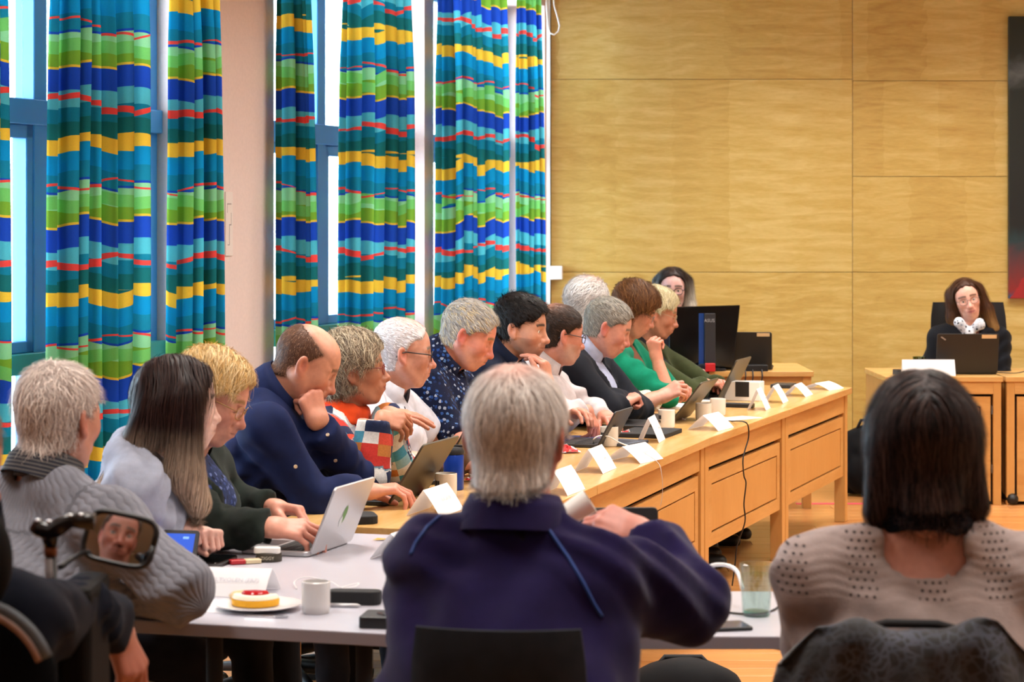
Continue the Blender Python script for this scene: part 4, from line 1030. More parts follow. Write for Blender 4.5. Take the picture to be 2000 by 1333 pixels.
    if legson:
        tm = cloth_mat('trousers ' + legs[0], legs[0], .9, .15)
        K = {}; AN = {}
        for s, sg in (('R', -1), ('L', 1)):
            K[s] = hip + Bm @ V(kneef, sg * .13, -.02); AN[s] = K[s] + Bm @ V(.03, 0, 0); AN[s][2] = .1
        def lf(P):
            d = None
            for s, sg in (('R', -1), ('L', 1)):
                h0 = hip + Bm @ V(0, sg * .085, -.0); e = smin(rc(P, h0 - root, K[s] - root, .085, .062), rc(P, K[s] - root, AN[s] - root, .058, .048), .02)
                d = e if d is None else smin(d, e, .02)
            return d + folds(P, .004, 3)
        pp = np.array([q - root for q in (hip, K['R'], K['L'], AN['R'], AN['L'])]); v, q = polygonize(lf, pp.min(0) - .13, pp.max(0) + .13, .016)
        npobj('trousers', v, q, tm, body)
        for s in 'RL':
            a = AN[s] - root; f0 = a + Bm @ V(-.03, 0, -.055); f1 = a + Bm @ V(.16, 0, -.068)
            v, q = polygonize(lambda P: smax(smin(rc(P, f0, f1, .042, .034), rc(P, a, f0, .045, .042), .02), F32(.004) - P[2], .004), np.minimum(f0, f1) - .07, np.maximum(np.maximum(f0, f1), a) + .07, .012); npobj('shoe', v, q, SHOE, body)
    info = dict(layers=[o for o in body.children], body=body, root=root, N=N, B=Bm, R=Rh, H=H, SH=SH, EL=EL, WR=WR, hip=hip)
    for s in 'RL': info['len' + s] = (np.linalg.norm(EL[s] - SH[s]), np.linalg.norm(WR[s] - EL[s]))
    DBG('ARM', label[:28], 'R %.2f %.2f' % info['lenR'], 'L %.2f %.2f' % info['lenL'], 'N %.2f' % N[2], 'torso %.2f' % np.linalg.norm(N - hip))
    if chair: office_chair('dark swivel chair under ' + WHO[len(CHAIRS)], hip + Bm @ V(.03, 0, 0), by * D2R, .22, zhip - .085, 'swivel chairs under the row of people', bw=.17, boff=.17, bz=.1)
    if chair: CHAIRS.append(label)
    return info
# ---------------------------------------------------------------- the cast
def hs_short(cols, **kw):
    d = dict(col=cols, flow='fwd', t=.007, len=.024, line=.085, nape=-.06, n=3200, wd=.0013, k=4, h=.0055); d.update(kw); return d
C = cloth_mat
# man in the grey cable-knit sweater, seen from behind
KNIT = C('grey cable knit', '#7d7e88', .95, .6, 320, .3, 'cable')
P1 = person('man with tousled grey hair and grey cable-knit sweater, seen from behind', (114, 818, 5.2), 62, 4, 0, by=48,
    face=dict(skin='#c98a72', w=1.04, neckr=.056, flush=1, fat=.5), hair=hs_short(['#d8c8bf', '#b8a69e', '#eee0d6'], flow='crown', t=.008, top=.004, len=.036, lift=.22, jit=.35, crown=(-.05, 0, .12), nape=-.075, n=4200, wd=.0011),
    nk=(.05, 0, .15), lean=.22, girth=1.12, sw=.2, R=dict(e=(352, 1150, 4.95), w=(282, 1168, 5.12), pose='curl', sh=(.03, .0, -.01)), L=dict(e=(120, 1180, 5.6), w=(250, 1130, 5.6)), armr=1.16,
    layers=[dict(name='sweater', mat=KNIT, off=.012, amp=.006, nh=.004)], collar=dict(mat=C('striped shirt', '#2c2d36', .9, .1, kind='stripe', cols=['#5d5a58']), h=.05, r=.012, flare=.018, up=.002, op=30), legs=('#8f8468', None), hs=1.05)
# long-haired woman
P2 = person('young woman with long dark hair fading to blond tips, pale grey sweater', (346, 792, 5.9), 24, 3, 0, by=8,
    face=dict(skin='#e8c3b4', w=.95, nose=.85, lips=1, brow='#4a3428', neckr=.046, flush=.4, jaw=.92), hair=dict(col=['#2a1613', '#35201b', '#20100e'], flow='down', t=.012, len=.22, k=9, ear=False, line=.082, n=3800, wd=.0014, jit=.06, lift=.02, h=.006, nape=-.09, zmin=-.42, part=.01, sfx=-.05, temple=.0,
        locks=[((-.01, -.075, .03), (.0, -.095, -.15), .05, .045, None), ((.0, -.095, -.15), (.045, -.09, -.235), .045, .03, None), ((-.06, -.04, .0), (-.14, -.03, -.17), .055, .035, None), ((-.14, -.03, -.17), (-.19, -.02, -.21), .03, .02, None), ((-.02, .07, .0), (.03, .08, -.21), .045, .03, None)], tip=(-.05, -.22, '#c4aa92'), rough=.003),
    nk=(.115, 0, .13), lean=.26, slouch=.06, sw=.17, girth=1.02, R=dict(e=(262, 1050, 5.75), w=(322, 1032, 5.82), dir=(.9, .1, -.05), up=(-.1, -.6, .8), pose='fist', bare=1), L=dict(e=(330, 1050, 6.1), w=(388, 1045, 5.95), pose='fist'), armr=1.1,
    layers=[dict(name='sweater', mat=C('pale grey knit', '#a2a8ba', .95, .3, 420, .4), off=.013, amp=.006, sleeve=1.55, nh=.006)], legs=('#20232b', None), hs=.92)
# blond man with rimless glasses
JACK = C('dark green wool', '#232a26', .95, .2, 500, .2)
P3 = person('blond person with thin glasses looking down at a silver laptop, dark green jacket', (412, 778, 6.35), -8, 24, -4, by=-12,
    face=dict(skin='#dd9f88', w=1.0, eyes=0, brow='#8f6b3c', flush=.9, fat=.4, neckr=.056), hair=hs_short(['#e3c083', '#cfa766', '#f0d8a6'], flow='side', t=.013, top=.012, len=.06, line=.083, lift=.12, jit=.2, part=.035, sfx=.5, n=3600, nape=-.07),
    nk=(.10, 0, .14), lean=.16, girth=1.12, sw=.185, R=dict(e=(430, 1035, 6.1), w=(522, 1030, 6.05), dir=(1, .0, -.08), up=(-.1, -.45, .9), pose='rest'), L=dict(e=(450, 985, 6.6), w=(528, 990, 6.5), dir=(.95, -.3, -.1), up=(0, .3, 1), pose='curl'), gl=('#b8925a', .0013, .6),
    layers=[dict(name='shirt', mat=C('blue scarf print', '#25345c', .8, .1, kind='floral', cols=['#3d4d86', '#141a30', '#6a7ab0']), off=.004, sleeve=0), dict(name='jacket', mat=JACK, off=.014, amp=.006, V=(.34, .075), nh=.008)], legs=('#1a1c20', None), collar=dict(mat=JACK, h=.05, r=.014, flare=.02, op=90, up=.0), hs=1.05)
# bald man in navy
NAVY = C('navy shirt', '#131e45', .75, .12, 600, .1)
P4 = person('balding man in a navy shirt resting his cheek on his fist', (598, 712, 7.1), 6, 30, 0, by=-8,
    face=dict(skin='#d79a80', red='#c9705f', w=1.04, eyes=0, brow='#6a4a38', flush=.9, fat=.7, neckr=.06, jaw=1.1, cheek=1.1), hair=dict(col=['#6b4a38', '#85614a', '#543a2c'], flow='crown', t=.0025, len=.011, n=4200, wd=.001, k=3, bald=((.06, 0, .11), (.125, .085, .085)), nape=-.07, line=.06, h=.005, lift=.1, under=('#7a5440', .6), rough=.0008, temple=.045, crown=(-.05, 0, .13)),
    nk=(.125, 0, .115), lean=.2, girth=1.18, sw=.2, belly=.02, slouch=.05, R=dict(e=(612, 975, 6.95), w=(712, 962, 7.0), sh=(.03, 0, -.01)), L=dict(e=(688, 935, 7.25), w=(622, 832, 7.02), dir=(-.3, .05, 1), up=(.55, -.8, 0), pose='fist'), armr=1.22,
    layers=[dict(name='shirt', mat=NAVY, off=.01, amp=.006)], collar=dict(mat=NAVY, h=.048, r=.016, flare=.016, op=50, up=.012), hs=1.1)
# woman with glasses, plaid jacket
PLAID = C('plaid fleece', '#c9c4c0', .95, .3, 400, .3, 'plaid', ['#c63a32', '#8a8c96', '#d9d6d2', '#5fa9bd', '#c47a3c', '#27304e', '#8fb8c4', '#d8503c', '#a7a4a6', '#e4e0da', '#4a90a8', '#2c3350'])
P5 = person('woman with short greying hair and red glasses, plaid fleece, hands clasped', (690, 722, 7.6), 6, -2, 0, by=-12,
    face=dict(skin='#c58a6c', w=.98, brow='#6a543c', flush=.6, neckr=.052, red='#b0604a', lips=1, lipc='#a04840', gaze=-4), hair=hs_short(['#93836e', '#ac9a80', '#6e6052', '#cabba0'], flow='side', t=.017, top=.008, len=.055, line=.07, nape=-.085, jit=.35, lift=.25, part=.02, sfx=.25, n=4000, temple=.0, scalp=((-.06, 0, -.07), (.06, .09, .05), '#4a3c34', .8)),  # scalp entry here only tints the nape dark brown
    nk=(.06, 0, .155), lean=.2, girth=1.0, sw=.165, R=dict(e=(722, 938, 7.35), w=(735, 818, 7.38), dir=(.93, .1, -.12), up=(.15, -.75, .6), pose='bent'), L=dict(e=(782, 930, 7.75), w=(748, 806, 7.55), dir=(.95, -.15, -.1), up=(.1, -.3, 1), pose='flat'), gl=('#8a2a2a', .0017, 0),
    layers=[dict(name='fleece_jacket', mat=PLAID, off=.016, amp=.004)], collar=dict(name='hood', mat=C('orange fleece', '#d4481e', .95, .3, 350, .3), roll=(.082, .026, 1.2), up=.03, cone=.6), armr=1.12, hs=.95)
# man in the white polo shirt
WPOLO = C('white polo', '#cdced9', .85, .1, 600, .1)
P6 = person('white-haired man with black glasses in a white short-sleeved polo shirt', (786, 690, 8.05), 12, 6, 0, by=-14,
    face=dict(skin='#d29a84', w=1.02, eyes=.8, brow='#77706c', flush=.9, fat=.5, neckr=.058, nose=1.1), hair=hs_short(['#e2e0e4', '#cac8ce', '#f4f2f4'], t=.005, len=.014, line=.1, nape=-.07, temple=.05, scalp=((.02, 0, .13), (.09, .07, .05), '#d8a490', .85), lift=.1),
    nk=(.085, 0, .145), lean=.2, girth=1.1, sw=.195, belly=.03, R=dict(e=(792, 905, 7.85), w=(890, 905, 7.9), dir=(1, .1, -.1), bare=2, pose='rest'), L=dict(e=(862, 865, 8.3), w=(935, 880, 8.25), dir=(1, -.2, -.1), bare=2, pose='rest'), gl=('#15161a', .0018, 0), armr=1.1,
    layers=[dict(name='polo_shirt', mat=WPOLO, off=.01, amp=.005, sleeve=.78)], collar=dict(mat=WPOLO, h=.045, r=.014, flare=.02, op=50, up=.008), hs=1.05)
# man in the floral shirt
FLOR = C('blue floral shirt', '#0d1530', .8, .1, 600, .1, 'floral', ['#2a4a86', '#0f1830', '#4a6a9c', '#16264e', '#8a94a8', '#1f3d78', '#0a0f20'])
P7 = person('man with cropped fair hair looking down, dark blue floral shirt', (914, 655, 8.55), -4, 26, 0, by=-12,
    face=dict(skin='#d8917c', red='#c05a58', w=1.03, eyes=0, brow='#7f6548', flush=1.0, fat=.6, neckr=.06, jaw=1.08, beard=('#c8c0b8', .25)), hair=hs_short(['#9a9a9e', '#b8b2a8', '#7d7a78', '#c4ae84'], flow='fwd', t=.008, top=.006, len=.025, line=.084, lift=.25, nape=-.07, n=3600),
    nk=(.125, 0, .115), lean=.15, girth=1.16, sw=.2, R=dict(e=(880, 850, 8.3), w=(905, 868, 8.2), dir=(1, .0, -.05), pose='rest', bare=1), L=dict(e=(990, 850, 8.8), w=(1010, 868, 8.6)), armr=1.15,
    layers=[dict(name='shirt', mat=FLOR, off=.011, amp=.005, sleeve=1.6)], collar=dict(mat=FLOR, h=.05, r=.014, flare=.018, op=60, up=.01), hs=1.05)
# dark-haired man, hand on mouth
INK = C('ink shirt', '#111a30', .75, .1, 600, .1)
P8 = person('dark-haired man with stubble holding his hand over his mouth', (1018, 642, 9.1), -16, 8, 0, by=-14,
    face=dict(skin='#cf9a80', w=1.0, eyes=1.0, brow='#1e1512', browa=.95, flush=.5, neckr=.058, beard=('#4a382e', .55), nose=1.05), hair=hs_short(['#18110f', '#241a16', '#100b0a'], flow='crown', t=.006, top=.018, len=.035, line=.078, lift=.3, jit=.3, crown=(-.09, .03, .05), nape=-.06, n=3600, under=('#2a2220', .4)),
    nk=(.105, 0, .125), lean=.15, girth=1.1, sw=.195, R=dict(e=(1062, 840, 8.95), w=(1070, 756, 8.98), dir=(-.12, .08, 1), up=(1, -.45, 0), pose='bent'), L=dict(e=(1080, 830, 9.3), w=(1110, 815, 9.2)),
    layers=[dict(name='shirt', mat=INK, off=.01, amp=.005, sleeve=1.7)], collar=dict(mat=INK, h=.045, r=.014, flare=.014, op=60, up=.01), hs=1.05)
# man in the off-white shirt
OFFW = C('off-white shirt', '#c6bdbf', .85, .12, 600, .1)
P9 = person('man with dark hair and glasses in an off-white shirt, face turned away', (1092, 655, 9.5), 22, 10, 0, by=-8,
    face=dict(skin='#cc8a74', w=1.03, eyes=.8, brow='#3a2c24', flush=.8, fat=.8, neckr=.058, beard=('#b8b0a8', .5)), hair=hs_short(['#33261f', '#46352b', '#28201b'], t=.006, top=.004, len=.018, line=.085, nape=-.06, under=('#4a382e', .5), scalp=((-.06, 0, .12), (.05, .05, .04), '#c08a74', .6)),
    nk=(.09, 0, .14), lean=.15, girth=1.1, sw=.19, belly=.02, R=dict(e=(1100, 820, 9.2), w=(1143, 795, 9.25), dir=(.45, 0, -.9), up=(.8, -.3, .5), pose='rest'), L=dict(e=(1150, 800, 9.7), w=(1180, 812, 9.55)), gl=('#1c1a1a', .0016, 0),
    layers=[dict(name='shirt', mat=OFFW, off=.011, amp=.006)], collar=dict(mat=OFFW, h=.045, r=.014, flare=.018, op=60, up=.01))
# man in the suit jacket
SUIT = C('charcoal suit', '#171a22', .8, .1, 700, .1)
LBLUE = C('pale blue shirt', '#b3bede', .85, .08, 700, .1)
P10 = person('grey-haired man in a charcoal suit jacket and pale blue shirt, looking down', (1186, 640, 9.95), 0, 24, 0, by=-14,
    face=dict(skin='#d69a86', red='#c8625e', w=1.02, eyes=.5, brow='#6a5c50', flush=1, fat=.5, neckr=.058), hair=hs_short(['#8f8a80', '#a69e90', '#75706a'], t=.007, top=.006, len=.024, line=.086, nape=-.065, lift=.15),
    nk=(.115, 0, .12), lean=.15, girth=1.1, sw=.195, R=dict(e=(1190, 805, 9.7), w=(1215, 790, 9.75), pose='fist', hide=False), L=dict(e=(1245, 800, 10.1), w=(1192, 782, 9.75), dir=(-.5, -.4, .3), up=(.5, -.6, .6), pose='curl'), armr=1.15,
    layers=[dict(name='shirt', mat=LBLUE, off=.002, sleeve=0, amp=.003), dict(name='suit_jacket', mat=SUIT, off=.016, amp=.004, V=(.4, .095), nh=.014)], collar=[dict(mat=LBLUE, h=.045, r=.01, flare=.012, op=30, up=.014)])
# white-haired man in the printed shirt, leaning back
LEMON = C('lemon print shirt', '#dcdccc', .85, .1, 600, .1, 'floral', ['#d8cf7a', '#e8e8de', '#a9ae52', '#eeeee6', '#6f7d8a', '#e0dca0'])
P11 = person('white-haired man with glasses behind the suit-jacket man, lemon print shirt, hands clasped round a pen', (1148, 597, 10.6), 42, 2, 0, by=0,
    face=dict(skin='#d09a84', w=1.03, brow='#b8b0a8', flush=.8, neckr=.056, fat=.4), hair=hs_short(['#d5d2d0', '#bcb8b6', '#ebe9e7'], t=.013, top=.006, len=.045, line=.09, nape=-.085, lift=.2, jit=.3, flow='back', scalp=((.0, -.03, .13), (.05, .04, .04), '#d8a490', .6)),
    nk=(.02, 0, .17), lean=-.02, girth=1.1, sw=.2, R=dict(e=(1205, 805, 10.3), w=(1290, 778, 10.35), dir=(.85, 0, .5), up=(-.3, -.75, .55), pose='curl', bare=1), L=dict(e=(1250, 790, 10.75), w=(1300, 772, 10.5), dir=(.8, -.3, .45), up=(-.2, .5, .8), pose='pinch', bare=1), gl=('#15161a', .0016, 0), armr=1.1,
    layers=[dict(name='shirt', mat=LEMON, off=.012, amp=.006, sleeve=1.42)], hs=1.05)
# woman in the green cardigan
GREEN = C('emerald cardigan', '#0f7a5e', .9, .2, 500, .2)
P12 = person('woman with short brown hair in an emerald cardigan, fist at her chin', (1238, 606, 10.95), 4, 26, 0, by=-16,
    face=dict(skin='#cc8d74', w=.97, eyes=0, brow='#3a2618', flush=.8, neckr=.05, lips=1), hair=hs_short(['#5c3a20', '#6e4828', '#442a18', '#7d5530'], flow='side', t=.018, top=.012, len=.06, line=.066, nape=-.085, lift=.15, part=.03, sfx=.45, temple=0, ear=False),
    nk=(.09, 0, .145), lean=.16, sw=.165, girth=1.05, R=dict(e=(1302, 775, 10.7), w=(1283, 702, 10.75), dir=(-.2, 0, 1), up=(-.6, -.8, 0), pose='fist', bare=1), L=dict(e=(1330, 775, 11.1), w=(1290, 775, 10.8), pose='rest', bare=1), gl=('#7a7f88', .0011, .5),
    layers=[dict(name='top', mat=C('brown top', '#6d4534', .9), off=.002, sleeve=0, amp=.002), dict(name='cardigan', mat=GREEN, off=.013, amp=.006, sleeve=1.2, V=(.3, .07), nh=.012)], hs=.95)
# fair woman in the olive blazer
OLIVE = C('olive blazer', '#3b4228', .9, .2, 500, .2)
P13 = person('fair-haired woman in an olive blazer over a black top, nearest the monitor', (1282, 612, 11.4), 0, 16, 0, by=-18,
    face=dict(skin='#c98a6e', w=.99, eyes=0, brow='#7a6040', flush=.8, neckr=.052, fat=.6), hair=hs_short(['#cfc29a', '#b7a97e', '#e2d8b8'], flow='side', t=.013, top=.008, len=.05, line=.075, nape=-.08, part=.02, sfx=.2),
    nk=(.08, 0, .155), lean=.1, sw=.18, girth=1.12, belly=.03, R=dict(e=(1360, 770, 11.2), w=(1372, 748, 11.25), dir=(1, 0, -.1), pose='rest'), L=dict(e=(1390, 760, 11.6), w=(1400, 750, 11.4), pose='rest'), gl=('#b8a88a', .001, .5),
    layers=[dict(name='top', mat=C('black top', '#15161a', .9), off=.004, sleeve=0, amp=.003), dict(name='blazer', mat=OLIVE, off=.015, amp=.006, V=(.5, .12), nh=.012)], hs=.95)
# woman behind the monitor
P14 = person('woman with dark glasses and two-tone hair looking over the large monitor', (1314, 566, 13.0), -94, 4, 0, by=-90,
    face=dict(skin='#e0b4ae', w=.96, brow='#4a3a34', flush=.5, neckr=.048, lips=1, eyes=1), hair=dict(col=['#3a2c28', '#2a201e', '#241a18'], flow='down', t=.01, len=.2, k=8, ear=False, line=.092, n=3000, wd=.0016, jit=.05, lift=.02, h=.006, nape=-.1, zmin=-.32, part=0, sfx=-.02, temple=.0,
        locks=[((-.03, -.07, .05), (-.02, -.098, -.09), .036, .03, None), ((-.02, -.098, -.09), (-.01, -.095, -.24), .03, .026, None), ((-.03, .07, .05), (-.02, .098, -.09), .036, .03, None), ((-.02, .098, -.09), (-.01, .095, -.24), .03, .026, None)], tip=(.06, -.1, '#d9d0c0')),
    nk=(.04, 0, .17), lean=.05, sw=.165, R={}, L={}, gl=('#16151a', .0022, 0), layers=[dict(name='cardigan', mat=C('dark cardigan', '#1c1d24', .9), off=.012)], hs=.92)
# the chairwoman
P15 = person('chairwoman with shoulder-length brown hair, glasses, black cardigan and patterned scarf', (1888, 585, 13.35), -94, 4, 14, by=-90,
    face=dict(skin='#e2ae9c', w=.95, brow='#5a4030', flush=.5, neckr=.046, lips=1, lipc='#b8585a', eyes=1, jaw=.92), hair=dict(col=['#4a2e1e', '#5c3c28', '#3c2416'], flow='down', t=.008, len=.2, k=8, ear=False, line=.092, n=3200, wd=.0015, jit=.04, lift=.01, h=.006, nape=-.11, zmin=-.3, part=.01, sfx=-.02, temple=.0,
        locks=[((-.03, -.07, .05), (-.02, -.1, -.08), .036, .034, None), ((-.02, -.1, -.08), (-.005, -.115, -.2), .034, .03, None), ((-.03, .07, .05), (-.02, .1, -.08), .036, .034, None), ((-.02, .1, -.08), (-.005, .115, -.2), .034, .03, None), ((-.06, 0, .0), (-.07, 0, -.17), .06, .05, 1.4)], tip=(-.08, -.22, '#a8814f')),
    nk=(.04, -.02, .175), lean=.02, sw=.175, R=dict(w=(1860, 718, 13.14)), L=dict(w=(1908, 718, 13.14)), gl=('#3a3a40', .0011, .3),
    layers=[dict(name='cardigan', mat=C('black cardigan', '#14151a', .95, .2), off=.014, amp=.005, V=(.2, .06))], chair=False,
    collar=dict(name='scarf', mat=C('patterned scarf', '#c9ccd4', .85, .1, kind='floral', cols=['#1a1c28', '#e2e4ea', '#9aa4b4', '#2a3040', '#e8e8ee']), roll=(.062, .022, 1.4), up=.03, cone=.8), hs=.92)
office_chair('black high-backed swivel chair behind the chairwoman', P15['hip'] + V(.06, 0, 0), -90 * D2R, .68, .42, name='swivel_chair', bmat=plain('black leather', '#15161a', .4), bw=.235, lean=6, boff=.22, bz=.02)
# man in purple, nearest the camera
FLEE = C('purple fleece', '#1d1440', .95, .25, 420, .5)
P16 = person('man with thinning white hair and purple fleece, seen from behind, hand raised to his face', (1008, 852, 4.25), 76, 2, 0, by=80,
    face=dict(skin='#d08d7c', w=1.06, neckr=.062, flush=1, fat=.8, ear=1.08), hair=hs_short(['#efe6df', '#d9cec6', '#faf4ee', '#c4bab4'], flow='crown', t=.011, top=.002, len=.05, lift=.08, jit=.16, crown=(-.045, 0, .125), nape=-.085, n=5200, wd=.001, k=5, scalp=((-.045, 0, .13), (.05, .05, .035), '#dfa392', .8)),
    nk=(.035, 0, .18), lean=.05, girth=1.27, sw=.155, belly=.04, zhip=.5, slouch=.05, R=dict(e=(1345, 1180, 4.38), w=(1268, 1052, 4.5), dir=(-.8, .05, .3), up=(.3, -.75, .6), pose='curl', sh=(.0, 0, -.01)), L=dict(e=(842, 1240, 4.2), w=(840, 1230, 4.6)), armr=1.3,
    layers=[dict(name='fleece_sweater', mat=FLEE, off=.016, amp=.006, h=.0105, nh=.01)], collar=dict(mat=FLEE, h=.048, r=.012, th=.004, flare=.018, op=16, up=-.008, tilt=.0, lap=.0), chair=False, legs=('#151a2c', None), hs=1.12)
# woman in the lace knit sweater
LACE = C('lace knit wool', '#a08f8b', 1.0, .8, 380, .5, 'lace', [.93, 1.06])
P17 = person('woman with shoulder-length dark hair and beige lace-knit sweater, seen from behind', (1800, 862, 4.2), 88, 3, -2, by=86,
    face=dict(skin='#d89c8c', w=1.0, neckr=.052), hair=dict(col=['#1a1214', '#3a2a28', '#120c0e', '#2c1c1a', '#4a3834'], flow='down', t=.012, len=.11, k=8, ear=False, line=.08, n=7000, wd=.0017, jit=.13, lift=.05, h=.006, nape=-.11, zmin=-.3, part=.0, sfx=-.02, temple=.0,
        locks=[((-.03, -.055, .03), (-.045, -.088, -.115), .045, .02, None), ((-.03, .055, .03), (-.045, .095, -.12), .045, .02, None), ((-.05, 0, .0), (-.07, 0, -.075), .058, .03, 1.5)]),
    nk=(.03, 0, .19), lean=.04, sw=.19, girth=1.28, R=dict(e=(2040, 1250, 4.3), w=(1990, 1180, 4.6)), L=dict(e=(1602, 1260, 4.35), w=(1660, 1230, 4.6)), armr=1.25,
    layers=[dict(name='sweater', mat=LACE, off=.014, amp=.004, h=.0105, nh=.042, nd=.02)], collar=dict(name='scarf', mat=C('navy scarf', '#10131f', .95, .3, 300, .2), roll=(.066, .027, 1.35), up=.055), chair=False, bodyoff=-.001, bodyh=.014)
# ---------------------------------------------------------------- things on the tables
PAPER = plain('white paper', '#f0eff2', .7); PAPER_T = None
def paper_mat():                           # card stock that lets a little light through
    m, nt, b = new_mat('card stock'); nt.nodes.remove(b); o = [n for n in nt.nodes if n.type == 'OUTPUT_MATERIAL'][0]
    d = node(nt, 'ShaderNodeBsdfDiffuse'); t = node(nt, 'ShaderNodeBsdfTranslucent'); mx = node(nt, 'ShaderNodeMixShader'); mx.inputs[0].default_value = .15
    for n in (d, t): n.inputs[0].default_value = srgb('#f2f1f4')
    link(nt, d.outputs[0], mx.inputs[1]); link(nt, t.outputs[0], mx.inputs[2]); link(nt, mx.outputs[0], o.inputs[0]); return m
CARD = paper_mat(); GREYTXT = plain('grey print', '#c2c2cc', .8)
def text_mesh(txt, size, mat, parent, M, t, name='lettering', align='CENTER', ext=.0003):
    cu = bpy.data.curves.new('t', 'FONT'); cu.body = txt; cu.size = size; cu.align_x = align; cu.align_y = 'CENTER'; cu.extrude = ext; cu.resolution_u = 2
    o = bpy.data.objects.new('t', cu); COL.objects.link(o); bpy.context.view_layer.update()
    me = bpy.data.meshes.new_from_object(o.evaluated_get(bpy.context.evaluated_depsgraph_get())); bpy.data.objects.remove(o); bpy.data.curves.remove(cu)
    co = np.zeros(len(me.vertices) * 3); me.vertices.foreach_get('co', co); co = co.reshape(-1, 3) @ np.asarray(M).T + np.asarray(t); me.vertices.foreach_set('co', co.ravel()); me.update()
    me.materials.clear(); me.materials.append(mat); ob = bpy.data.objects.new(name, me); COL.objects.link(ob); ob.parent = parent; return ob
def name_card(label, c, yaw, L=.21, h=.075, hb=.055, txt=None, curl=.004, front=1):
    """folded card: fold along local x, printed face towards -y"""
    t = thing('name_card', label, 'name card', c, yaw, 'folded paper name cards'); n = 8; vs = []; fs = []
    prof = []
    for i in range(n + 1):
        f = i / n; prof.append((-hb * (1 - f), h * f - curl * math.sin(f * math.pi) * .6 * 0 + curl * math.sin(math.pi * f)))
    for i in range(1, n + 1):
        f = i / n; prof.append((hb * f, h * (1 - f) + curl * math.sin(math.pi * f) * .6))
    k = len(prof)
    for x in (-L / 2, L / 2): vs += [(x, y, z + .001) for y, z in prof]
    fs = [(i, i + 1, i + 1 + k, i + k) for i in range(k - 1)]
    MB().add(vs, fs).build('card', CARD, t, smooth='auto')
    if txt:
        a = math.atan2(h, hb); M = rotx(a); text_mesh(txt, L * .075, GREYTXT, t, M, (0, -hb * .5 - .011 * math.sin(a), h * .5 + curl + .0015))
    return t
def laptop(label, c, yaw, w=.32, d=.22, ang=110, body=None, lid=None, logo=None, sticker=False, lit=False, name='laptop', thick=.014):
    """hinge at the local origin along x; user on the -y side"""
    t = thing(name, label, 'laptop', c, yaw); body = body or BLACK; lid = lid or body
    b = MB().rbox(-w / 2, w / 2, -d, 0, .002, thick, .012).build('base', body, t, bevel=.002)
    kb = MB()
    for r in range(5):
        for k in range(13):
            x0 = -w * .44 + k * w * .88 / 13; y0 = -d * .12 - (r + 1) * d * .095; kb.box(x0 + .001, x0 + w * .88 / 13 - .001, y0 + .001, y0 + d * .095 - .0015, thick, thick + .0016)
    kb.build('keyboard', plain('key black', '#17181b', .6) if not lit else plain('key dark', '#23252c', .5), b)
    MB().box(-w * .16, w * .16, -d * .94, -d * .66, thick, thick + .0006).build('touchpad', plain('touchpad', '#3a3c40', .35), b)
    M = rotx((ang - 90) * D2R * -1); lt = .007
    # lid in its own upright frame (x, thickness y, z up), rotated about the hinge
    l = MB().add([], []); m = MB().rbox(-w / 2, w / 2, 0, d * .97, 0, lt, .012); m.xf(np.array([[1, 0, 0], [0, 0, 1.0], [0, 1.0, 0]]))
    m.f = [f[::-1] for f in m.f]; m.xf(M, (0, .002, thick * .7)); l = m.build('lid', lid, t, bevel=.0015)
    s = MB().box(-w / 2 + .008, w / 2 - .008, -.0012, -.0002, .014, d * .97 - .008).xf(M, (0, .002, thick * .7)); s.build('screen', plain('laptop screen', '#10151f', .15), l)
    if logo == 'leaf':
        pts = [(0, .028), (.012, .02), (.016, .004), (.01, -.012), (0, -.026), (-.008, -.014), (-.012, .004), (-.008, .018)]
        g = MB().add([(x, lt + .0008, z + d * .5) for x, z in pts], [tuple(range(8))[::-1]]).xf(M, (0, .002, thick * .7)); g.build('logo', plain('leaf sticker', '#5a8a3c', .5), l)
        g = MB().add([(x * .7 + .012, lt + .0009, z * .6 + d * .5 - .02) for x, z in pts], [tuple(range(8))[::-1]]).xf(M, (0, .002, thick * .7)); g.build('logo', plain('logo white', '#d8dcd8', .4), l)
    if logo == 'strip':
        g = MB().box(-.016, .016, lt, lt + .001, -.0035, .0035).xf(roty(-.6), (w * .4, 0, d * .86)).xf(M, (0, .002, thick * .7)); g.build('logo', plain('logo silver', '#9aa0a6', .3, .6), l)
    if sticker:
        g = MB().box(-w * .46, -w * .22, lt, lt + .0008, d * .86, d * .95).xf(M, (0, .002, thick * .7)); g.build('sticker', plain('tan sticker', '#d8b888', .6), l)
    return t
def mug(label, c, yaw=0, col='#e6e0d6', r=.036, h=.078, logo=True):
    t = thing('mug', label, 'mug', c, yaw, 'white coffee mugs'); m = plain('glazed ' + col, col, .2)
    MB().lathe([(r * .86, 0), (r * .95, .003), (r, .02), (r, h), (r - .003, h + .001), (r - .004, h - .004), (r - .005, .008), (.001, .007)], 28).build('cup', m, t, smooth='auto')
    MB().lathe([(.001, h * .7), (r - .0045, h * .7)], 24).build('coffee', plain('coffee', '#3a2418', .2), t)
    pts = [(0, -r + .002 - .026 * math.sin(a), h * .5 + .024 * math.cos(a)) for a in [math.pi * i / 10 for i in range(11)]]
    MB().tube(pts, .0045, 8).build('handle', m, t, smooth=True)
    if logo:
        g = MB()
        for (a0, a1, z0, z1) in ((-.28, .0, .5, .72), (.04, .28, .5, .72), (-.28, .0, .32, .46), (.06, .22, .3, .44)):
            k = 5; vs = [((r + .0006) * math.cos(a0 + (a1 - a0) * i / k + .35), (r + .0006) * math.sin(a0 + (a1 - a0) * i / k + .35), h * z) for z in (z0, z1) for i in range(k + 1)]
            g.add(vs, [(i, i + 1, i + k + 2, i + k + 1) for i in range(k)])
        g.build('logo', plain('mug print', '#22262a', .5), t)
    return t
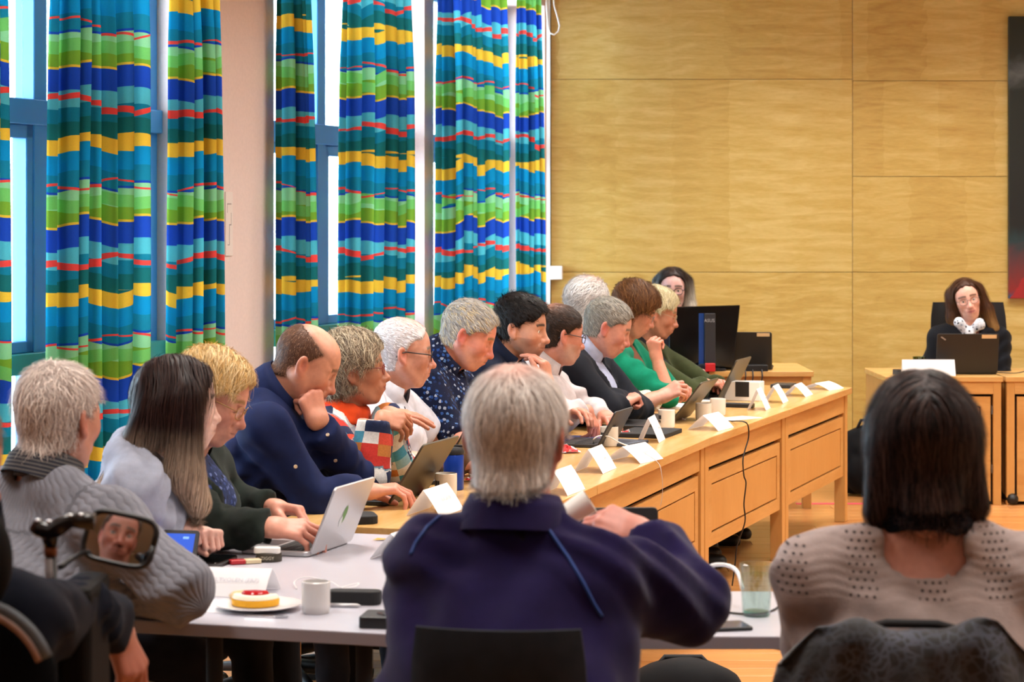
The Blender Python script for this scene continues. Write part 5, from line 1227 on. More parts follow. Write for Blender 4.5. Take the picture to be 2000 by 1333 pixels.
def slab(name, label, cat, c, yaw, w, d, h, mat, r=.008, tilt=None, screen=None, group=None):
    t = thing(name, label, cat, c, yaw, group); M = np.eye(3) if tilt is None else rotx(tilt * D2R)
    up_ = 0 if tilt is None else d / 2 * math.sin(tilt * D2R)
    MB().rbox(-w / 2, w / 2, -d / 2, d / 2, 0, h, r).xf(M, (0, 0, up_)).build('case', mat, t, bevel=min(h * .25, .003))
    if screen: MB().rbox(-w / 2 + .006, w / 2 - .006, -d / 2 + .006, d / 2 - .006, h, h + .0006, r * .7).xf(M, (0, 0, up_)).build('screen', screen, t)
    return t
def wire(name, label, pts, r, mat, cat='cable'):
    pts = [np.asarray(p, float) for p in pts]; out = []
    for i in range(len(pts) - 1):           # smooth through the points
        p0, p1, p2, p3 = pts[max(0, i - 1)], pts[i], pts[i + 1], pts[min(len(pts) - 1, i + 2)]
        for k in range(6):
            t = k / 6; out.append(.5 * (2 * p1 + (p2 - p0) * t + (2 * p0 - 5 * p1 + 4 * p2 - p3) * t * t + (3 * p1 - p0 - 3 * p2 + p3) * t ** 3))
    out.append(pts[-1]); o = MB().tube(out, r, 6).build(name, mat, smooth=True, origin=pts[0]); return tag(o, label, cat)
YR = math.atan2(-.35, .937) - math.pi / 2 + math.pi      # local -y faces the people
YL = math.atan2(-.32, .947) + math.pi / 2                # local y axis points into the room (+n): x axis along -row
YL = math.atan2(-.32, .947) - math.pi / 2
YC = math.atan2(.947, .32)                               # local x along the row, -y faces the room
SILV = plain('silver aluminium', '#c3c3c6', .35, .7); OLV = plain('dark bronze lid', '#4a4436', .4, .4); DARK = plain('graphite', '#26282c', .45)
WIRE_B = plain('black cable', '#101114', .5); WIRE_W = plain('white cable', '#e8e8ea', .5)
def hinge(x, y, w, z=DT, dirv=(.3, .954)):               # a hinge centre from the near end of the hinge
    p = pz(x, y, z); return p + V(dirv[0], dirv[1], 0) * w / 2
# --- white table on the left
laptop('silver convertible laptop with a green leaf sticker on its lid', hinge(604, 1090, .28), YL, .28, .2, 112, SILV, SILV, 'leaf')
t = slab('tablet_computer', 'small tablet with a bright blue screen behind the grey-sweater man\'s elbow', 'tablet', pz(322, 1122, DT + .004), -10 * D2R, .17, .12, .008, DARK, .008, 62)
def emit(name, col, s):
    if name in MATS: return MATS[name]
    m, nt, b = new_mat(name); b.inputs['Base Color'].default_value = (0, 0, 0, 1); b.inputs['Emission Color'].default_value = srgb(col); b.inputs['Emission Strength'].default_value = s; MATS[name] = m; return m
MB().box(-.075, .075, -.05, .05, .008, .0088).xf(rotx(62 * D2R), (0, 0, .053)).build('screen', emit('blue screen', '#1a5ad8', 1.3), t)
MB().box(-.06, -.02, .028, .034, .0088, .0094).box(.045, .06, .036, .042, .0088, .0094).box(.02, .055, -.02, -.014, .0088, .0094).xf(rotx(62 * D2R), (0, 0, .053)).build('screen_icons', emit('screen white', '#cfe0ff', 1.2), t)
MB().box(-.05, .05, .0, .055, -.06, -.052).xf(t=(0, .0, .06)).build('stand', DARK, t)
slab('phone', 'black phone lying on the white table behind the tablet', 'phone', pz(410, 1100, DT), -15 * D2R, .1, .15, .012, BLACKG, .01)
slab('phone', 'second black phone lying under the first one', 'phone', pz(398, 1106, DT), -12 * D2R, .11, .13, .009, BLACK, .01)
t = thing('chocolate_bar', 'small red and cream wrapped chocolate bar beside the dark tin', 'snack', pz(478, 1102, DT), 20 * D2R)
MB().rbox(-.04, .0, -.014, .014, .001, .012, .003).build('wrapper', plain('red foil', '#b8232c', .3), t, bevel=.002); MB().rbox(0, .042, -.014, .014, .001, .012, .003).build('wrapper_end', plain('cream foil', '#e2cfa8', .35), t, bevel=.002)
t = thing('snuff_tin', 'round dark tin with a white lid case lying on top', 'tin', pz(525, 1096, DT)); MB().lathe([(.034, 0), (.035, .002), (.035, .012), (.034, .014), (.034, .02), (.033, .022)], 28).build('tin', plain('dark tin', '#3c382e', .5), t, smooth='auto')
text_mesh('ZIGGY', .012, plain('tin print', '#c9c4b0', .5), t, rotx(90 * D2R), (0, -.0355, .011))
t = slab('earbud_case', 'white earbud case lying on the dark tin', 'case', pz(522, 1081, DT + .022) + V(0, 0, 0), -5 * D2R, .07, .03, .016, WHITEP, .012)
bpy.data.objects.remove(t) if False else None
name_card('large white name card with faint grey writing near the cake plate', pz(448, 1158, DT), math.atan2(ea[1], ea[0]) + 6 * D2R, .215, .06, .07, 'ARNE MELTVOLEN (FRP)', .006)
name_card('white name card standing behind the man in purple, on the white table', pz(790, 1085, DT), YC, .2, .07, .06, None, .005)
# cake plate
t = thing('cake_plate', 'white plate on the table beside the mug', 'plate', pz(505, 1190, DT)); MB().lathe([(.05, .0), (.062, .002), (.1, .012), (.101, .014), (.098, .0145), (.06, .005), (.001, .005)], 40).build('plate', plain('porcelain', '#e8e6e6', .15), t, smooth='auto')
pc = pz(500, 1186, DT) ; pc[2] = DT + .006
t = thing('cake_slice', 'half round cake with yellow sponge, white cream and red jelly', 'cake', pc, -8 * D2R)
def half(r0, r1, z0, z1, n=16, a0=180, a1=360, sq=1.0):
    vs = [(0, 0, z0)] + [(r0 * math.cos((a0 + (a1 - a0) * i / n) * D2R), sq * r0 * math.sin((a0 + (a1 - a0) * i / n) * D2R), z0) for i in range(n + 1)]
    vs += [(0, 0, z1)] + [(r1 * math.cos((a0 + (a1 - a0) * i / n) * D2R), sq * r1 * math.sin((a0 + (a1 - a0) * i / n) * D2R), z1) for i in range(n + 1)]
    k = n + 2; fs = [(0, i + 1, i)[::1] for i in range(1, n + 1)] + [(k, k + i, k + i + 1) for i in range(1, n + 1)] + [(i, i + 1, i + 1 + k, i + k) for i in range(1, n + 1)] + [(0, 1, 1 + k, k), (n + 1, 0, k, n + 1 + k)]
    return MB().add(vs, fs)
half(.056, .057, 0, .016).build('sponge', plain('yellow sponge', '#e8a818', .7), t, bevel=.002); half(.057, .05, .016, .026).build('cream', plain('cream', '#f2e6cc', .6), t, bevel=.003)
half(.036, .03, .026, .034, a0=200, a1=350).build('jelly', plain('red jelly', '#b8141c', .15), t, bevel=.003)
sp = pz(478, 1170, DT + .012); t = thing('bun', 'piece of pale pastry behind the half cake on the plate', 'pastry', (sp[0], sp[1], DT + .008)); MB().lathe([(.001, 0), (.03, .002), (.034, .012), (.026, .02), (.001, .024)], 20, sx=1.1).build('pastry', plain('pastry', '#d9b888', .8), t, smooth=True)
MB().rbox(-.12, .1, -.075, .075, 0, .0012, .002).build('paper_sheet', PAPER, loc=pz(440, 1187, DT), rz=-22 * D2R); tag(bpy.data.objects['paper_sheet'], 'white paper sheet under the cake plate', 'paper')
t = thing('fork', 'small fork lying in front of the cake plate', 'cutlery', pz(520, 1207, DT), -8 * D2R); MB().tube([(-.05, 0, .003), (.02, 0, .004)], .002, 6).build('handle', CHROME, t); MB().box(.02, .05, -.008, .008, .002, .004).build('tines', CHROME, t)
mug('white mug with coffee on the white table beside the plate', pz(617, 1198, DT), 160 * D2R, '#d9d6d4', .033, .072, False)
t = slab('glasses_case', 'long black spectacle case on the white table right of the mug', 'case', pz(693, 1180, DT), -6 * D2R, .125, .05, .032, BLACKM, .02)
t = thing('pen', 'silver pen lying in front of the spectacle case', 'pen', pz(660, 1187, DT), -8 * D2R); MB().tube([(-.05, 0, .005), (.045, 0, .005), (.055, 0, .005)], [.0045, .0045, .001], 8).build('barrel', SILV, t, smooth=True); MB().tube([(-.065, 0, .005), (-.05, 0, .005)], .003, 8).build('clip', CHROME, t)
t = slab('card_reader', 'thick black device at the edge of the white table beside the man in purple', 'device', pz(752, 1222, DT), -8 * D2R, .1, .1, .026, BLACK, .008)
MB().lathe([(.001, .026), (.028, .026), (.028, .0275), (.001, .0275)], 20, (.01, .0, 0)).build('dial', BLACKG, t)
wire('charging_cable', 'thin white cable in loops between the mug and the spectacle case', [pz(x, y, DT + z) for x, y, z in ((580, 1150, .004), (575, 1137, .01), (600, 1128, .02), (645, 1137, .012), (665, 1148, .004), (690, 1148, .004), (700, 1140, .01), (668, 1150, .004), (740, 1152, .004))], .0016, WIRE_W)
def leaf(label, p, yaw, s, col):
    vs = [(-s, 0, .002), (-.4 * s, .4 * s, .006), (.4 * s, .35 * s, .003), (s, 0, .008), (.3 * s, -.4 * s, .004), (-.5 * s, -.3 * s, .003)]
    o = MB().add(vs, [(0, 1, 2, 3, 4, 5)[::-1]]).build('leaf', plain('leaf ' + col, col, .6), loc=p, rz=yaw); tag(o, label, 'leaf')
leaf('yellow autumn leaf on the white table left of the standing name card', pz(748, 1056, DT), .3, .03, '#b8952a'); leaf('small tan leaf scrap on the white table near the purple sleeve', pz(772, 1137, DT), -.2, .018, '#b89058')
# --- right white table
t = thing('water_glass', 'ribbed green-tinted glass of water on the right white table', 'glass', pz(1477, 1203, DT))
def real_glass(name, col, ior=1.45):
    if name in MATS: return MATS[name]
    m, nt, b = new_mat(name); b.inputs['Base Color'].default_value = col; b.inputs['Transmission Weight'].default_value = 1; b.inputs['Roughness'].default_value = .02; b.inputs['IOR'].default_value = ior; MATS[name] = m; return m
n = 48; prof = [(.029, .0), (.031, .004), (.0375, .118), (.036, .119), (.0295, .012), (.0, .011)]; vs = []; fs = []
for k, (r, z) in enumerate(prof):
    for j in range(n): a = 2 * math.pi * j / n; rr = r * (1 + (.025 * math.cos(a * 24) if k in (1, 2) else 0)); vs.append((rr * math.cos(a), rr * math.sin(a), z))
for k in range(len(prof) - 1):
    for j in range(n): fs.append((k * n + j, k * n + (j + 1) % n, (k + 1) * n + (j + 1) % n, (k + 1) * n + j))
fs.append(tuple(range(n))[::-1]); MB().add(vs, fs).build('tumbler', glass_mat('green glass', (.9, .97, .95, 1), .1), t, smooth='auto')
MB().lathe([(.0288, .0125), (.0345, .095), (.001, .0955)], 32).build('water', glass_mat('water', (.93, .96, .95, 1), .06), t, smooth='auto')
MB().lathe([(.028, .001), (.0295, .004), (.0285, .010), (.001, .0105)], 32).build('glass_foot', glass_mat('green foot', (.3, .72, .62, 1), .15), t, smooth='auto')
wire('laptop_cable', 'thin black cable winding over the white table past the water glass', [pz(x, y, DT + z) for x, y, z in ((1380, 1190, .003), (1430, 1198, .003), (1480, 1200, .003), (1515, 1190, .004), (1528, 1172, .02), (1540, 1160, .03), (1546, 1178, .02), (1552, 1200, .006), (1580, 1215, .003), (1640, 1222, .003))], .0025, WIRE_B)
slab('tablet_computer', 'flat black tablet lying by the purple elbow on the right white table', 'tablet', pz(1405, 1228, DT), 12 * D2R, .13, .09, .008, BLACK, .01, None, plain('dim screen', '#39415a', .15))
wire('white_cable', 'thick white cable arching up behind the purple elbow', [px(x, y, Y) for x, y, Y in ((1300, 1148, 5.3), (1330, 1102, 5.3), (1350, 1098, 5.3), (1362, 1118, 5.3), (1365, 1140, 5.3), (1372, 1120, 5.3), (1392, 1105, 5.3), (1420, 1105, 5.3), (1440, 1118, 5.25), (1450, 1150, 5.2))], .005, WIRE_W)
t = slab('tablet_computer', 'dark tablet standing in front of the man in purple, its top corner showing', 'tablet', pz(1205, 1172, DT), 4 * D2R, .2, .22, .009, BLACK, .012, 78)
MB().box(-.08, .08, -.09, .03, .009, .0098).xf(rotx(78 * D2R), (0, 0, .1076)).build('screen', emit('screen white', '#cfe0ff', 1.2), t)
laptop('laptop with a lit screen at the right edge, beside the lace sweater', px(2068, 1190, 4.95) * V(1, 1, 0) + V(0, 0, DT), 20 * D2R + math.pi, .32, .22, 105, DARK)
o_ = [o for o in bpy.data.objects if o.name.startswith('screen')][-1]; o_.data.materials.clear(); o_.data.materials.append(emit('pale screen', '#8fc0ff', 1.4))
wire('table_cable', 'black cable sagging under the front edge of the right white table', [px(x, y, 5.0) for x, y in ((1380, 1262), (1460, 1263), (1510, 1266), (1560, 1276), (1640, 1300))], .004, WIRE_B)
# --- the long row, near to far
t = slab('pouch', 'soft black pouch lying behind the silver laptop', 'pouch', pz(702, 1020, DT), 12 * D2R, .1, .13, .024, BLACKM, .03)
laptop('dark open laptop with a glowing keyboard in front of the plaid fleece', hinge(757, 990, .33), YL, .33, .23, 122, DARK, OLV, lit=True)
laptop('open dark laptop mostly hidden behind the blue bottle', hinge(850, 948, .32), YL, .32, .22, 120, DARK, OLV)
slab('pencil_case', 'thin dark folder lying behind the pouch on the beech desk', 'folder', pz(690, 1003, DT), 15 * D2R, .06, .16, .006, DARK, .01)
t = thing('drinking_bottle', 'blue metal drinking bottle with a black flip lid', 'bottle', pz(886, 957, DT))
MB().lathe([(.031, 0), (.034, .004), (.034, .115), (.032, .118)], 28).build('bottle_body', plain('blue metal', '#0f3fae', .3, .5), t, smooth='auto'); MB().lathe([(.032, .118), (.036, .12), (.036, .132), (.03, .142), (.012, .144)], 24).build('lid', BLACK, t, smooth='auto')
MB().box(-.008, .03, -.006, .006, .142, .15).build('spout', BLACK, t, bevel=.002)
mug('cream mug in front of the blue bottle', pz(871, 972, DT), 200 * D2R)
def wrapper(label, p, yaw, col='#c8282a', s=1.0):
    t = thing('candy_wrapper', label, 'wrapper', p, yaw); rr = random.Random(label); n = 9; vs = []
    for i in range(n):
        for j in range(n): vs.append(((i / (n - 1) - .5) * .08 * s, (j / (n - 1) - .5) * .06 * s, .004 + rr.uniform(0, .03) * s * math.sin(math.pi * (i + .5) / n) * math.sin(math.pi * (j + .5) / n)))
    f = [(i * n + j, (i + 1) * n + j, (i + 1) * n + j + 1, i * n + j + 1) for i in range(n - 1) for j in range(n - 1)]
    m = MB(); m.add(vs, f); m.mi = [1 if (i // 8 + i % 8) % 7 < 3 else 0 for i in range(len(f))]
    m.build('foil', [plain('wrapper ' + col, col, .3), plain('wrapper white', '#e6e2e0', .35)], t)
wrapper('crumpled red and white candy wrapper left of the cream mug', pz(842, 970, DT), .4)
wrapper('crumpled red and white wrapper beside the blue bottle', pz(925, 940, DT), .9, s=.8)
wrapper('red and white wrapper behind the white-haired man in purple', pz(1108, 885, DT), .2, s=1.2)
wrapper('red and white wrapper beside the grey notebook on the far desk', pz(1222, 852, DT), .2, s=1.0)
wrapper('small wrapper lying on the desk near the open bronze laptop', pz(1325, 822, DT), .5, '#6a4a40', .7)
t = thing('juice_carton', 'green and orange juice carton half hidden behind the white-haired head', 'carton', pz(945, 945, DT), YC); MB().box(-.03, .03, -.02, .02, .05, .1).build('carton_top', plain('carton green', '#7a9a3a', .5), t); MB().box(-.03, .03, -.02, .02, 0, .05).build('carton_base', plain('carton orange', '#b8501e', .5), t)
cards = [(850, 1002, 'folded name card left of the purple shoulder on the beech desk', .21, .08, .055, 'EVA SÆTER', 0), (1098, 962, 'name card peeping out right of the white-haired head', .2, .08, .05, None, 0), (1162, 920, 'name card beside the black tablet stand, nearest fully visible one', .2, .085, .055, 'JENS', 2), (1238, 900, 'flat opened name card with a thin wire under its corner', .2, .06, .075, 'OLE HANSEN (SP)', -10),
         (1272, 862, 'tall narrow name card beside the closed black laptop', .17, .1, .045, 'TOR BØE', 6), (1388, 838, 'wide name card in front of the cream mug with a black logo', .2, .065, .07, 'KARI MOEN (AP)', -6), (1482, 800, 'upright name card in front of the white box', .17, .1, .045, 'INGA', 5), (1515, 786, 'second name card behind the upright one near the white box', .17, .085, .05, 'ODD', 3), (1558, 773, 'third name card from the far end of the row', .19, .06, .06, 'ANNE', 0), (1605, 760, 'name card lying nearly flat at the far end of the row', .2, .035, .085, None, -12)]
for x, y, lb, L_, h_, hb_, tx, dy in cards: name_card(lb, pz(x, y, DT), YC + dy * D2R, L_, h_, hb_, tx, .004)
laptop('small black tablet on a keyboard stand beside the name cards', hinge(1166, 876, .26), YL, .26, .16, 118, DARK, DARK)
laptop('open bronze laptop in front of the clasped hands', hinge(1310, 828, .33), YL, .33, .23, 128, DARK, OLV)
laptop('open laptop farthest along the row, in front of the olive blazer', hinge(1400, 786, .33), YL, .33, .23, 116, DARK, OLV)
slab('closed_laptop', 'closed black laptop lying on the desk behind the tall narrow name card', 'laptop', pz(1268, 850, DT), YC, .3, .21, .018, BLACKM, .01)
slab('closed_laptop', 'second closed black laptop, stacked on papers by the suit sleeve', 'laptop', pz(1232, 836, DT), YC, .3, .2, .024, BLACK, .01)
slab('tablet_computer', 'tablet with a blue picture in a dark sleeve by the off-white cuff', 'tablet', pz(1140, 862, DT), YC + .2, .26, .18, .01, DARK, .01, None, plain('blue picture', '#3d5a9c', .2))
slab('notebook', 'grey notebook lying behind the small black tablet', 'notebook', pz(1215, 868, DT), YC - .2, .2, .14, .012, plain('grey cover', '#4a5260', .6), .004)
slab('paper_stack', 'stack of white papers in front of the clasped hands', 'paper', pz(1320, 797, DT), YC, .21, .28, .014, PAPER, .002); slab('paper_stack', 'white papers on the desk beyond the clasped hands', 'paper', pz(1365, 783, DT), YC + .1, .21, .25, .01, PAPER, .002)
slab('sticky_notes', 'yellow note sheet on the desk by the lemon print cuff', 'paper', pz(1303, 812, DT), YC, .1, .12, .004, plain('yellow note', '#e6dca0', .7), .002)
mug('cream mug with black logo behind the wide name card', pz(1402, 812, DT), 175 * D2R); mug('cream mug behind the small black tablet', pz(1190, 872, DT), 200 * D2R, logo=True); mug('cream mug half hidden behind the tall narrow name card', pz(1302, 836, DT), 190 * D2R)
mug('white mug behind the wide name card, nearer the front', pz(1374, 822, DT), 185 * D2R, logo=False)
t = thing('white_box', 'white box with a black label near the far end of the row', 'box', pz(1454, 782, DT), YC - math.pi / 2); MB().box(-.09, .09, -.05, .05, 0, .095).build('carton', WHITEP, t, bevel=.003); MB().box(-.035, .035, -.051, -.0505, .02, .095).build('label', BLACK, t)
slab('power_supply', 'flat black power supply at the foot of the white box', 'charger', pz(1440, 796, DT), YC, .06, .16, .02, BLACK, .006); slab('mouse_pad', 'dark grey folder tilted at the far end of the row', 'folder', pz(1530, 757, DT), YC, .16, .11, .02, DARK, .004)
slab('paper_sheet', 'white sheet under the black cable at the desk edge', 'paper', pz(1440, 818, DT), YC - .5, .21, .12, .002, PAPER, .002)
wire('hanging_cable', 'black cable running over the desk edge and down the front panel', [pz(1412, 823, DT + .003), pz(1430, 823, DT + .003)] + [px(x, y, Y) for x, y, Y in ((1452, 824, 9.62), (1461, 832, 9.62), (1462, 855, 9.64), (1455, 880, 9.62), (1451, 900, 9.6), (1453, 930, 9.6), (1457, 945, 9.6), (1453, 985, 9.6), (1455, 1020, 9.6), (1440, 1065, 9.6), (1436, 1100, 9.6), (1430, 1145, 9.58))], .003, WIRE_B)
wire('thin_wire', 'thin pale wire hanging from the flat opened name card', [px(x, y, Y) for x, y, Y in ((1250, 880, 8.45), (1284, 903, 8.3), (1292, 925, 8.25), (1294, 960, 8.25), (1290, 990, 8.25))], .0012, plain('pale wire', '#b8b0a8', .4))
wire('white_lead', 'white lead curling round the small black tablet', [pz(1160, 868, DT + .006)] + [px(x, y, 8.9) for x, y in ((1160, 858), (1172, 852), (1190, 854), (1210, 865), (1232, 873))], .003, WIRE_W)
# --- chairwoman's desk
sy = 12.86; cz = CTOP
name_card('blank white name card on the chairwoman\'s desk', ((1813 - 1000) / FPX * sy, sy, cz), 0, .3, .092, .035, None, .0)
laptop('black laptop with silver corner logo and tan sticker in front of the chairwoman', ((1886 - 1000) / FPX * 13.0, 12.98, cz), math.pi, .355, .24, 102, BLACK, plain('black lid', '#1c1a18', .5), 'strip', True)
t = thing('green_tumbler', 'green glass tumbler on the chairwoman\'s desk', 'glass', ((1795 - 1000) / FPX * 13.1, 13.1, cz)); MB().lathe([(.03, 0), (.037, .095), (.035, .095), (.028, .006), (.001, .006)], 28).build('tumbler', glass_mat('moss glass', (.5, .55, .3, 1), .1), t, smooth='auto')
slab('computer_mouse', 'black mouse left of the blank name card', 'mouse', ((1757 - 1000) / FPX * 12.95, 12.95, cz), .3, .06, .1, .03, BLACK, .028)
wire('desk_cable', 'thin dark cable on the chairwoman\'s desk right of the laptop', [(x, y, cz + z) for x, y, z in ((2.82, 13.1, .004), (2.9, 13.0, .006), (2.95, 12.95, .02), (2.99, 12.95, .03), (3.0, 13.0, .01))], .003, WIRE_B)
# --- minute taker's desk
Ym = 12.72; s_ = Ym / FPX
def mp(x): return (x - 1000) * s_
def mz(y): return ZC - (y - HOR) * s_
t = thing('monitor', 'large black monitor seen from behind on the side desk', 'monitor', (mp(1375), Ym, zt))
vs = [(mp(x) - mp(1375), dy, mz(y) - zt) for dy in (-.02, .02) for x, y in ((1306, 712), (1432, 718), (1445, 596), (1306, 600))]
MB().add(vs, [(0, 1, 2, 3), (7, 6, 5, 4), (4, 5, 1, 0), (5, 6, 2, 1), (6, 7, 3, 2), (7, 4, 0, 3)]).build('housing', BLACKG, t, bevel=.004)
MB().box(mp(1364) - mp(1375), mp(1374) - mp(1375), -.03, -.02, mz(712) - zt, mz(612) - zt).build('blue_strip', plain('blue strip', '#0f3f86', .3), t)
c_ = MB().box(mp(1375) - mp(1375), mp(1396) - mp(1375), -.05, -.02, mz(712) - zt, mz(612) - zt).build('rear_column', plain('column grey', '#23252a', .5), t, bevel=.003)
text_mesh('ASUS', .026, plain('logo grey', '#b0b4b8', .4), c_, rotx(90 * D2R), (mp(1384) - mp(1375), -.0515, mz(626) - zt))
MB().box(-.03, .03, -.02, .02, .0, mz(700) - zt).build('stand_post', BLACK, t); MB().rbox(-.12, .12, -.1, .1, 0, .012, .04).build('stand_foot', BLACK, t)
slab('red_box', 'small red box at the foot of the monitor', 'box', (mp(1384), Ym - .1, zt), 0, .055, .04, .045, plain('red box', '#c01820', .5), .003)
laptop('black laptop with a pale corner sticker beside the monitor', (mp(1458), Ym + .05, zt), math.pi - .15, .3, .22, 104, BLACK, plain('black lid', '#1c1a18', .5), None, True)
slab('docking_station', 'black docking box with cables on the side desk', 'device', (mp(1474), Ym - .06, zt), 0, .13, .08, .035, BLACK, .006)
for i, x in enumerate((1452, 1466, 1484)): wire('dock_cable', ('left', 'middle', 'right')[i] + ' one of three black cables hanging from the docking box', [(mp(x), Ym - .1, zt + .01), (mp(x) , Ym - .125, zt - .03), (mp(x - 4), Ym - .12, zt - .1)], .004, WIRE_B)
# --- backpack on the floor
def backpack():
    p = px(1690, 985, 13.3); p[2] = 0; t = thing('backpack', 'black backpack standing on the floor between the row and the chair desk', 'backpack', p)
    f = lambda P: smin(smax(ell(P, (0, 0, .17), (.19, .13, .24)), -P[2] + F32(.005), .03), ell(P, (0, -.1, .13), (.14, .07, .13)), .03) + folds(P, .006, 2)
    v, q = polygonize(f, (-.25, -.25, -.02), (.25, .2, .45), .014); npobj('bag_body', v, q, C('black nylon', '#090a0e', .7, .2), t)
    MB().tube([(-.05, -.02, .39), (-.03, -.03, .44), (.03, -.03, .44), (.05, -.02, .39)], .01, 8).build('handle', BLACKM, t, smooth=True); MB().tube([(-.16, -.12, .3), (-.18, -.17, .18), (-.15, -.16, .03)], .014, 6).build('strap', BLACKM, t, smooth=True)
    MB().box(-.02, -.014, -.178, -.172, .1, .2).build('zip_pull', CHROME, t)
backpack()
def floor_bag():
    p = px(1335, 1325, 7.3); p[2] = 0; t = thing('handbag', 'black bag on the floor under the right white table, only its top showing', 'bag', p)
    f = lambda P: smax(ell(P, (0, 0, .08), (.2, .12, .12)), F32(.004) - P[2], .02) + folds(P, .004, 5)
    v, q = polygonize(f, (-.26, -.2, -.02), (.26, .2, .26), .014); npobj('bag_body', v, q, C('black nylon', '#090a0e', .7, .2), t); MB().tube([(-.08, 0, .18), (-.06, .02, .2), (.06, .02, .2), (.08, 0, .18)], .008, 6).build('handle', BLACKM, t, smooth=True)
floor_bag()
# ---------------------------------------------------------------- near chairs, draped jacket
hc = P16['hip']; office_chair('dark grey office chair of the man in purple, its backrest towards the camera', px(1003, 1300, 4.12) * V(1, 1, 0), 84 * D2R, .48, .42, name='office_chair', bmat=C('charcoal backrest', '#23262c', .9, .2, 600, .1), bw=.156, lean=6, boff=.2, bz=.02)
office_chair('office chair hidden under the black draped jacket', px(1765, 1300, 4.32) * V(1, 1, 0), 88 * D2R, .4, .42, name='office_chair', bw=.17, lean=6, boff=.18, bz=.02)
def drape():
    m, nt, b = new_mat('black lace jacket'); b.inputs['Roughness'].default_value = .75; b.inputs['Sheen Weight'].default_value = .3
    vo = node(nt, 'ShaderNodeTexVoronoi', feature='DISTANCE_TO_EDGE', inp={'Scale': 58.0}); oc = coords(nt); ns = noise(nt, oc, 14, 2); mx = node(nt, 'ShaderNodeMix', data_type='VECTOR'); mx.inputs[0].default_value = .06; link(nt, oc, mx.inputs[4]); link(nt, ns.outputs['Color'], mx.inputs[5]); link(nt, mx.outputs[1], vo.inputs['Vector'])
    k = math_(nt, 'LESS_THAN', vo.outputs['Distance'], .11); pt_ = ramp(nt, noise(nt, oc, 9, 2).outputs[0], [(.4, srgb('#1d1f27')), (.62, srgb('#3c4050'))])
    link(nt, mixc(nt, k, srgb('#0c0d12'), pt_), b.inputs['Base Color']); bump(nt, b, vo.outputs['Distance'], .3, .004)
    c = px(1768, 1222, 3.98); c0 = V(c[0], c[1], c[2]); t = thing('draped_jacket', 'black lace-patterned jacket draped over a chair back', 'jacket', c0)
    nx, nz = 90, 46; vs = []; fs = []
    for k in range(nz):
        f = k / (nz - 1)
        for i in range(nx):
            s = (i / (nx - 1) - .5) * 2; hw = .2 + .10 * min(1, f * 2.2) + .02 * f
            # over the back: first the far side, then over the top, then down towards the camera
            a = min(1, f / .16) * math.pi; 
            fold = (.02 * math.sin(s * 9 + 2 * math.sin(3 * f + 1)) + .012 * math.sin(s * 23 + 4 * f) + .010 * math.sin(s * 15 - 9 * f)) * min(1, max(0, f - .08) * 3)
            if f < .16: y = .045 * math.cos(a); z = .045 * math.sin(a) * (1 + .1 * math.sin(s * 13)) - .045 - .01 * math.sin(s * 6 + 1)
            else: y = -.045 - .10 * (f - .16) - fold; z = -.045 - (f - .16) * .75 - .01 * math.sin(s * 6 + 1) * (1 - f)
            z -= (.05 * max(0, abs(s) - .72) / .28) ** 1 * 1.2 * (abs(s) > .72) * .9
            vs.append((s * hw * (1 + .03 * math.sin(5 * f + s)), y + .05 * s * s * (f > .1), z))
    for k in range(nz - 1):
        for i in range(nx - 1): a = k * nx + i; fs.append((a, a + nx, a + nx + 1, a + 1))
    o = MB().add(vs, fs).build('jacket_cloth', m, t, smooth=True); o.modifiers.new('thickness', 'SOLIDIFY').thickness = .004
    MB().tube([(-.1, .03, -.02), (-.03, .02, .0), (.06, .02, -.002), (.12, .03, -.02)], .008, 8).build('jacket_collar', BLACKM, t, smooth=True)
drape()
# ---------------------------------------------------------------- details that lie on the clothes
from mathutils.bvhtree import BVHTree
from mathutils import Vector
def on_cloth(info, name):
    o = [c for c in info['body'].children if c.name.split('.')[0] == name][0]; me = o.data; off = np.asarray(info['root'])
    vs = [Vector(np.asarray(v.co) + off) for v in me.vertices]; bv = BVHTree.FromPolygons(vs, [tuple(p.vertices) for p in me.polygons])
    def hit(x, y):
        d = Vector(px(x, y, 1.0) - V(0, 0, ZC)).normalized(); h = bv.ray_cast(Vector((0, 0, ZC)), d); return (np.asarray(h[0]), np.asarray(h[1])) if h[0] is not None else None
    return hit
def seam(info, name, pts, mat, r=.0035, nm='seam'):
    hit = on_cloth(info, name); out = []
    for (x0, y0), (x1, y1) in zip(pts[:-1], pts[1:]):
        for k in range(5):
            h = hit(x0 + (x1 - x0) * k / 5, y0 + (y1 - y0) * k / 5)
            if h: out.append(h[0] + h[1] * .0005 - info['root'])
    if len(out) > 2: MB().tube(out, r, 6).build(nm, mat, info['body'], smooth=True)
def button(info, name, x, y, mat, r=.006):
    h = on_cloth(info, name)(x, y)
    if h:
        z = nrm(h[1]); u = nrm(np.cross(z, V(0, 0, 1))); w = np.cross(z, u); M = np.stack([u, w, z], 1)
        MB().lathe([(r, -.001), (r, .002), (r * .7, .003), (r * .3, .0018), (.0003, .0018)], 12).xf(M, h[0] - info['root']).build('button', mat, info['body'], smooth='auto')
BSEAM = plain('blue piping', '#24468f', .7)
seam(P16, 'fleece_sweater', [(1046, 1000), (1075, 1040), (1110, 1090), (1140, 1140), (1160, 1180), (1180, 1212)], BSEAM); seam(P16, 'fleece_sweater', [(868, 1002), (835, 1030), (812, 1062), (800, 1090)], BSEAM)
seam(P6, 'polo_shirt', [(790, 795), (796, 815), (802, 832)], BLACK, .002, 'placket_edge')
BTN = plain('horn button', '#c8b49a', .4)
for x, y in ((577, 912), (640, 850), (655, 900)): button(P4, 'shirt', x, y, BTN)
h = on_cloth(P6, 'polo_shirt')(817, 828)
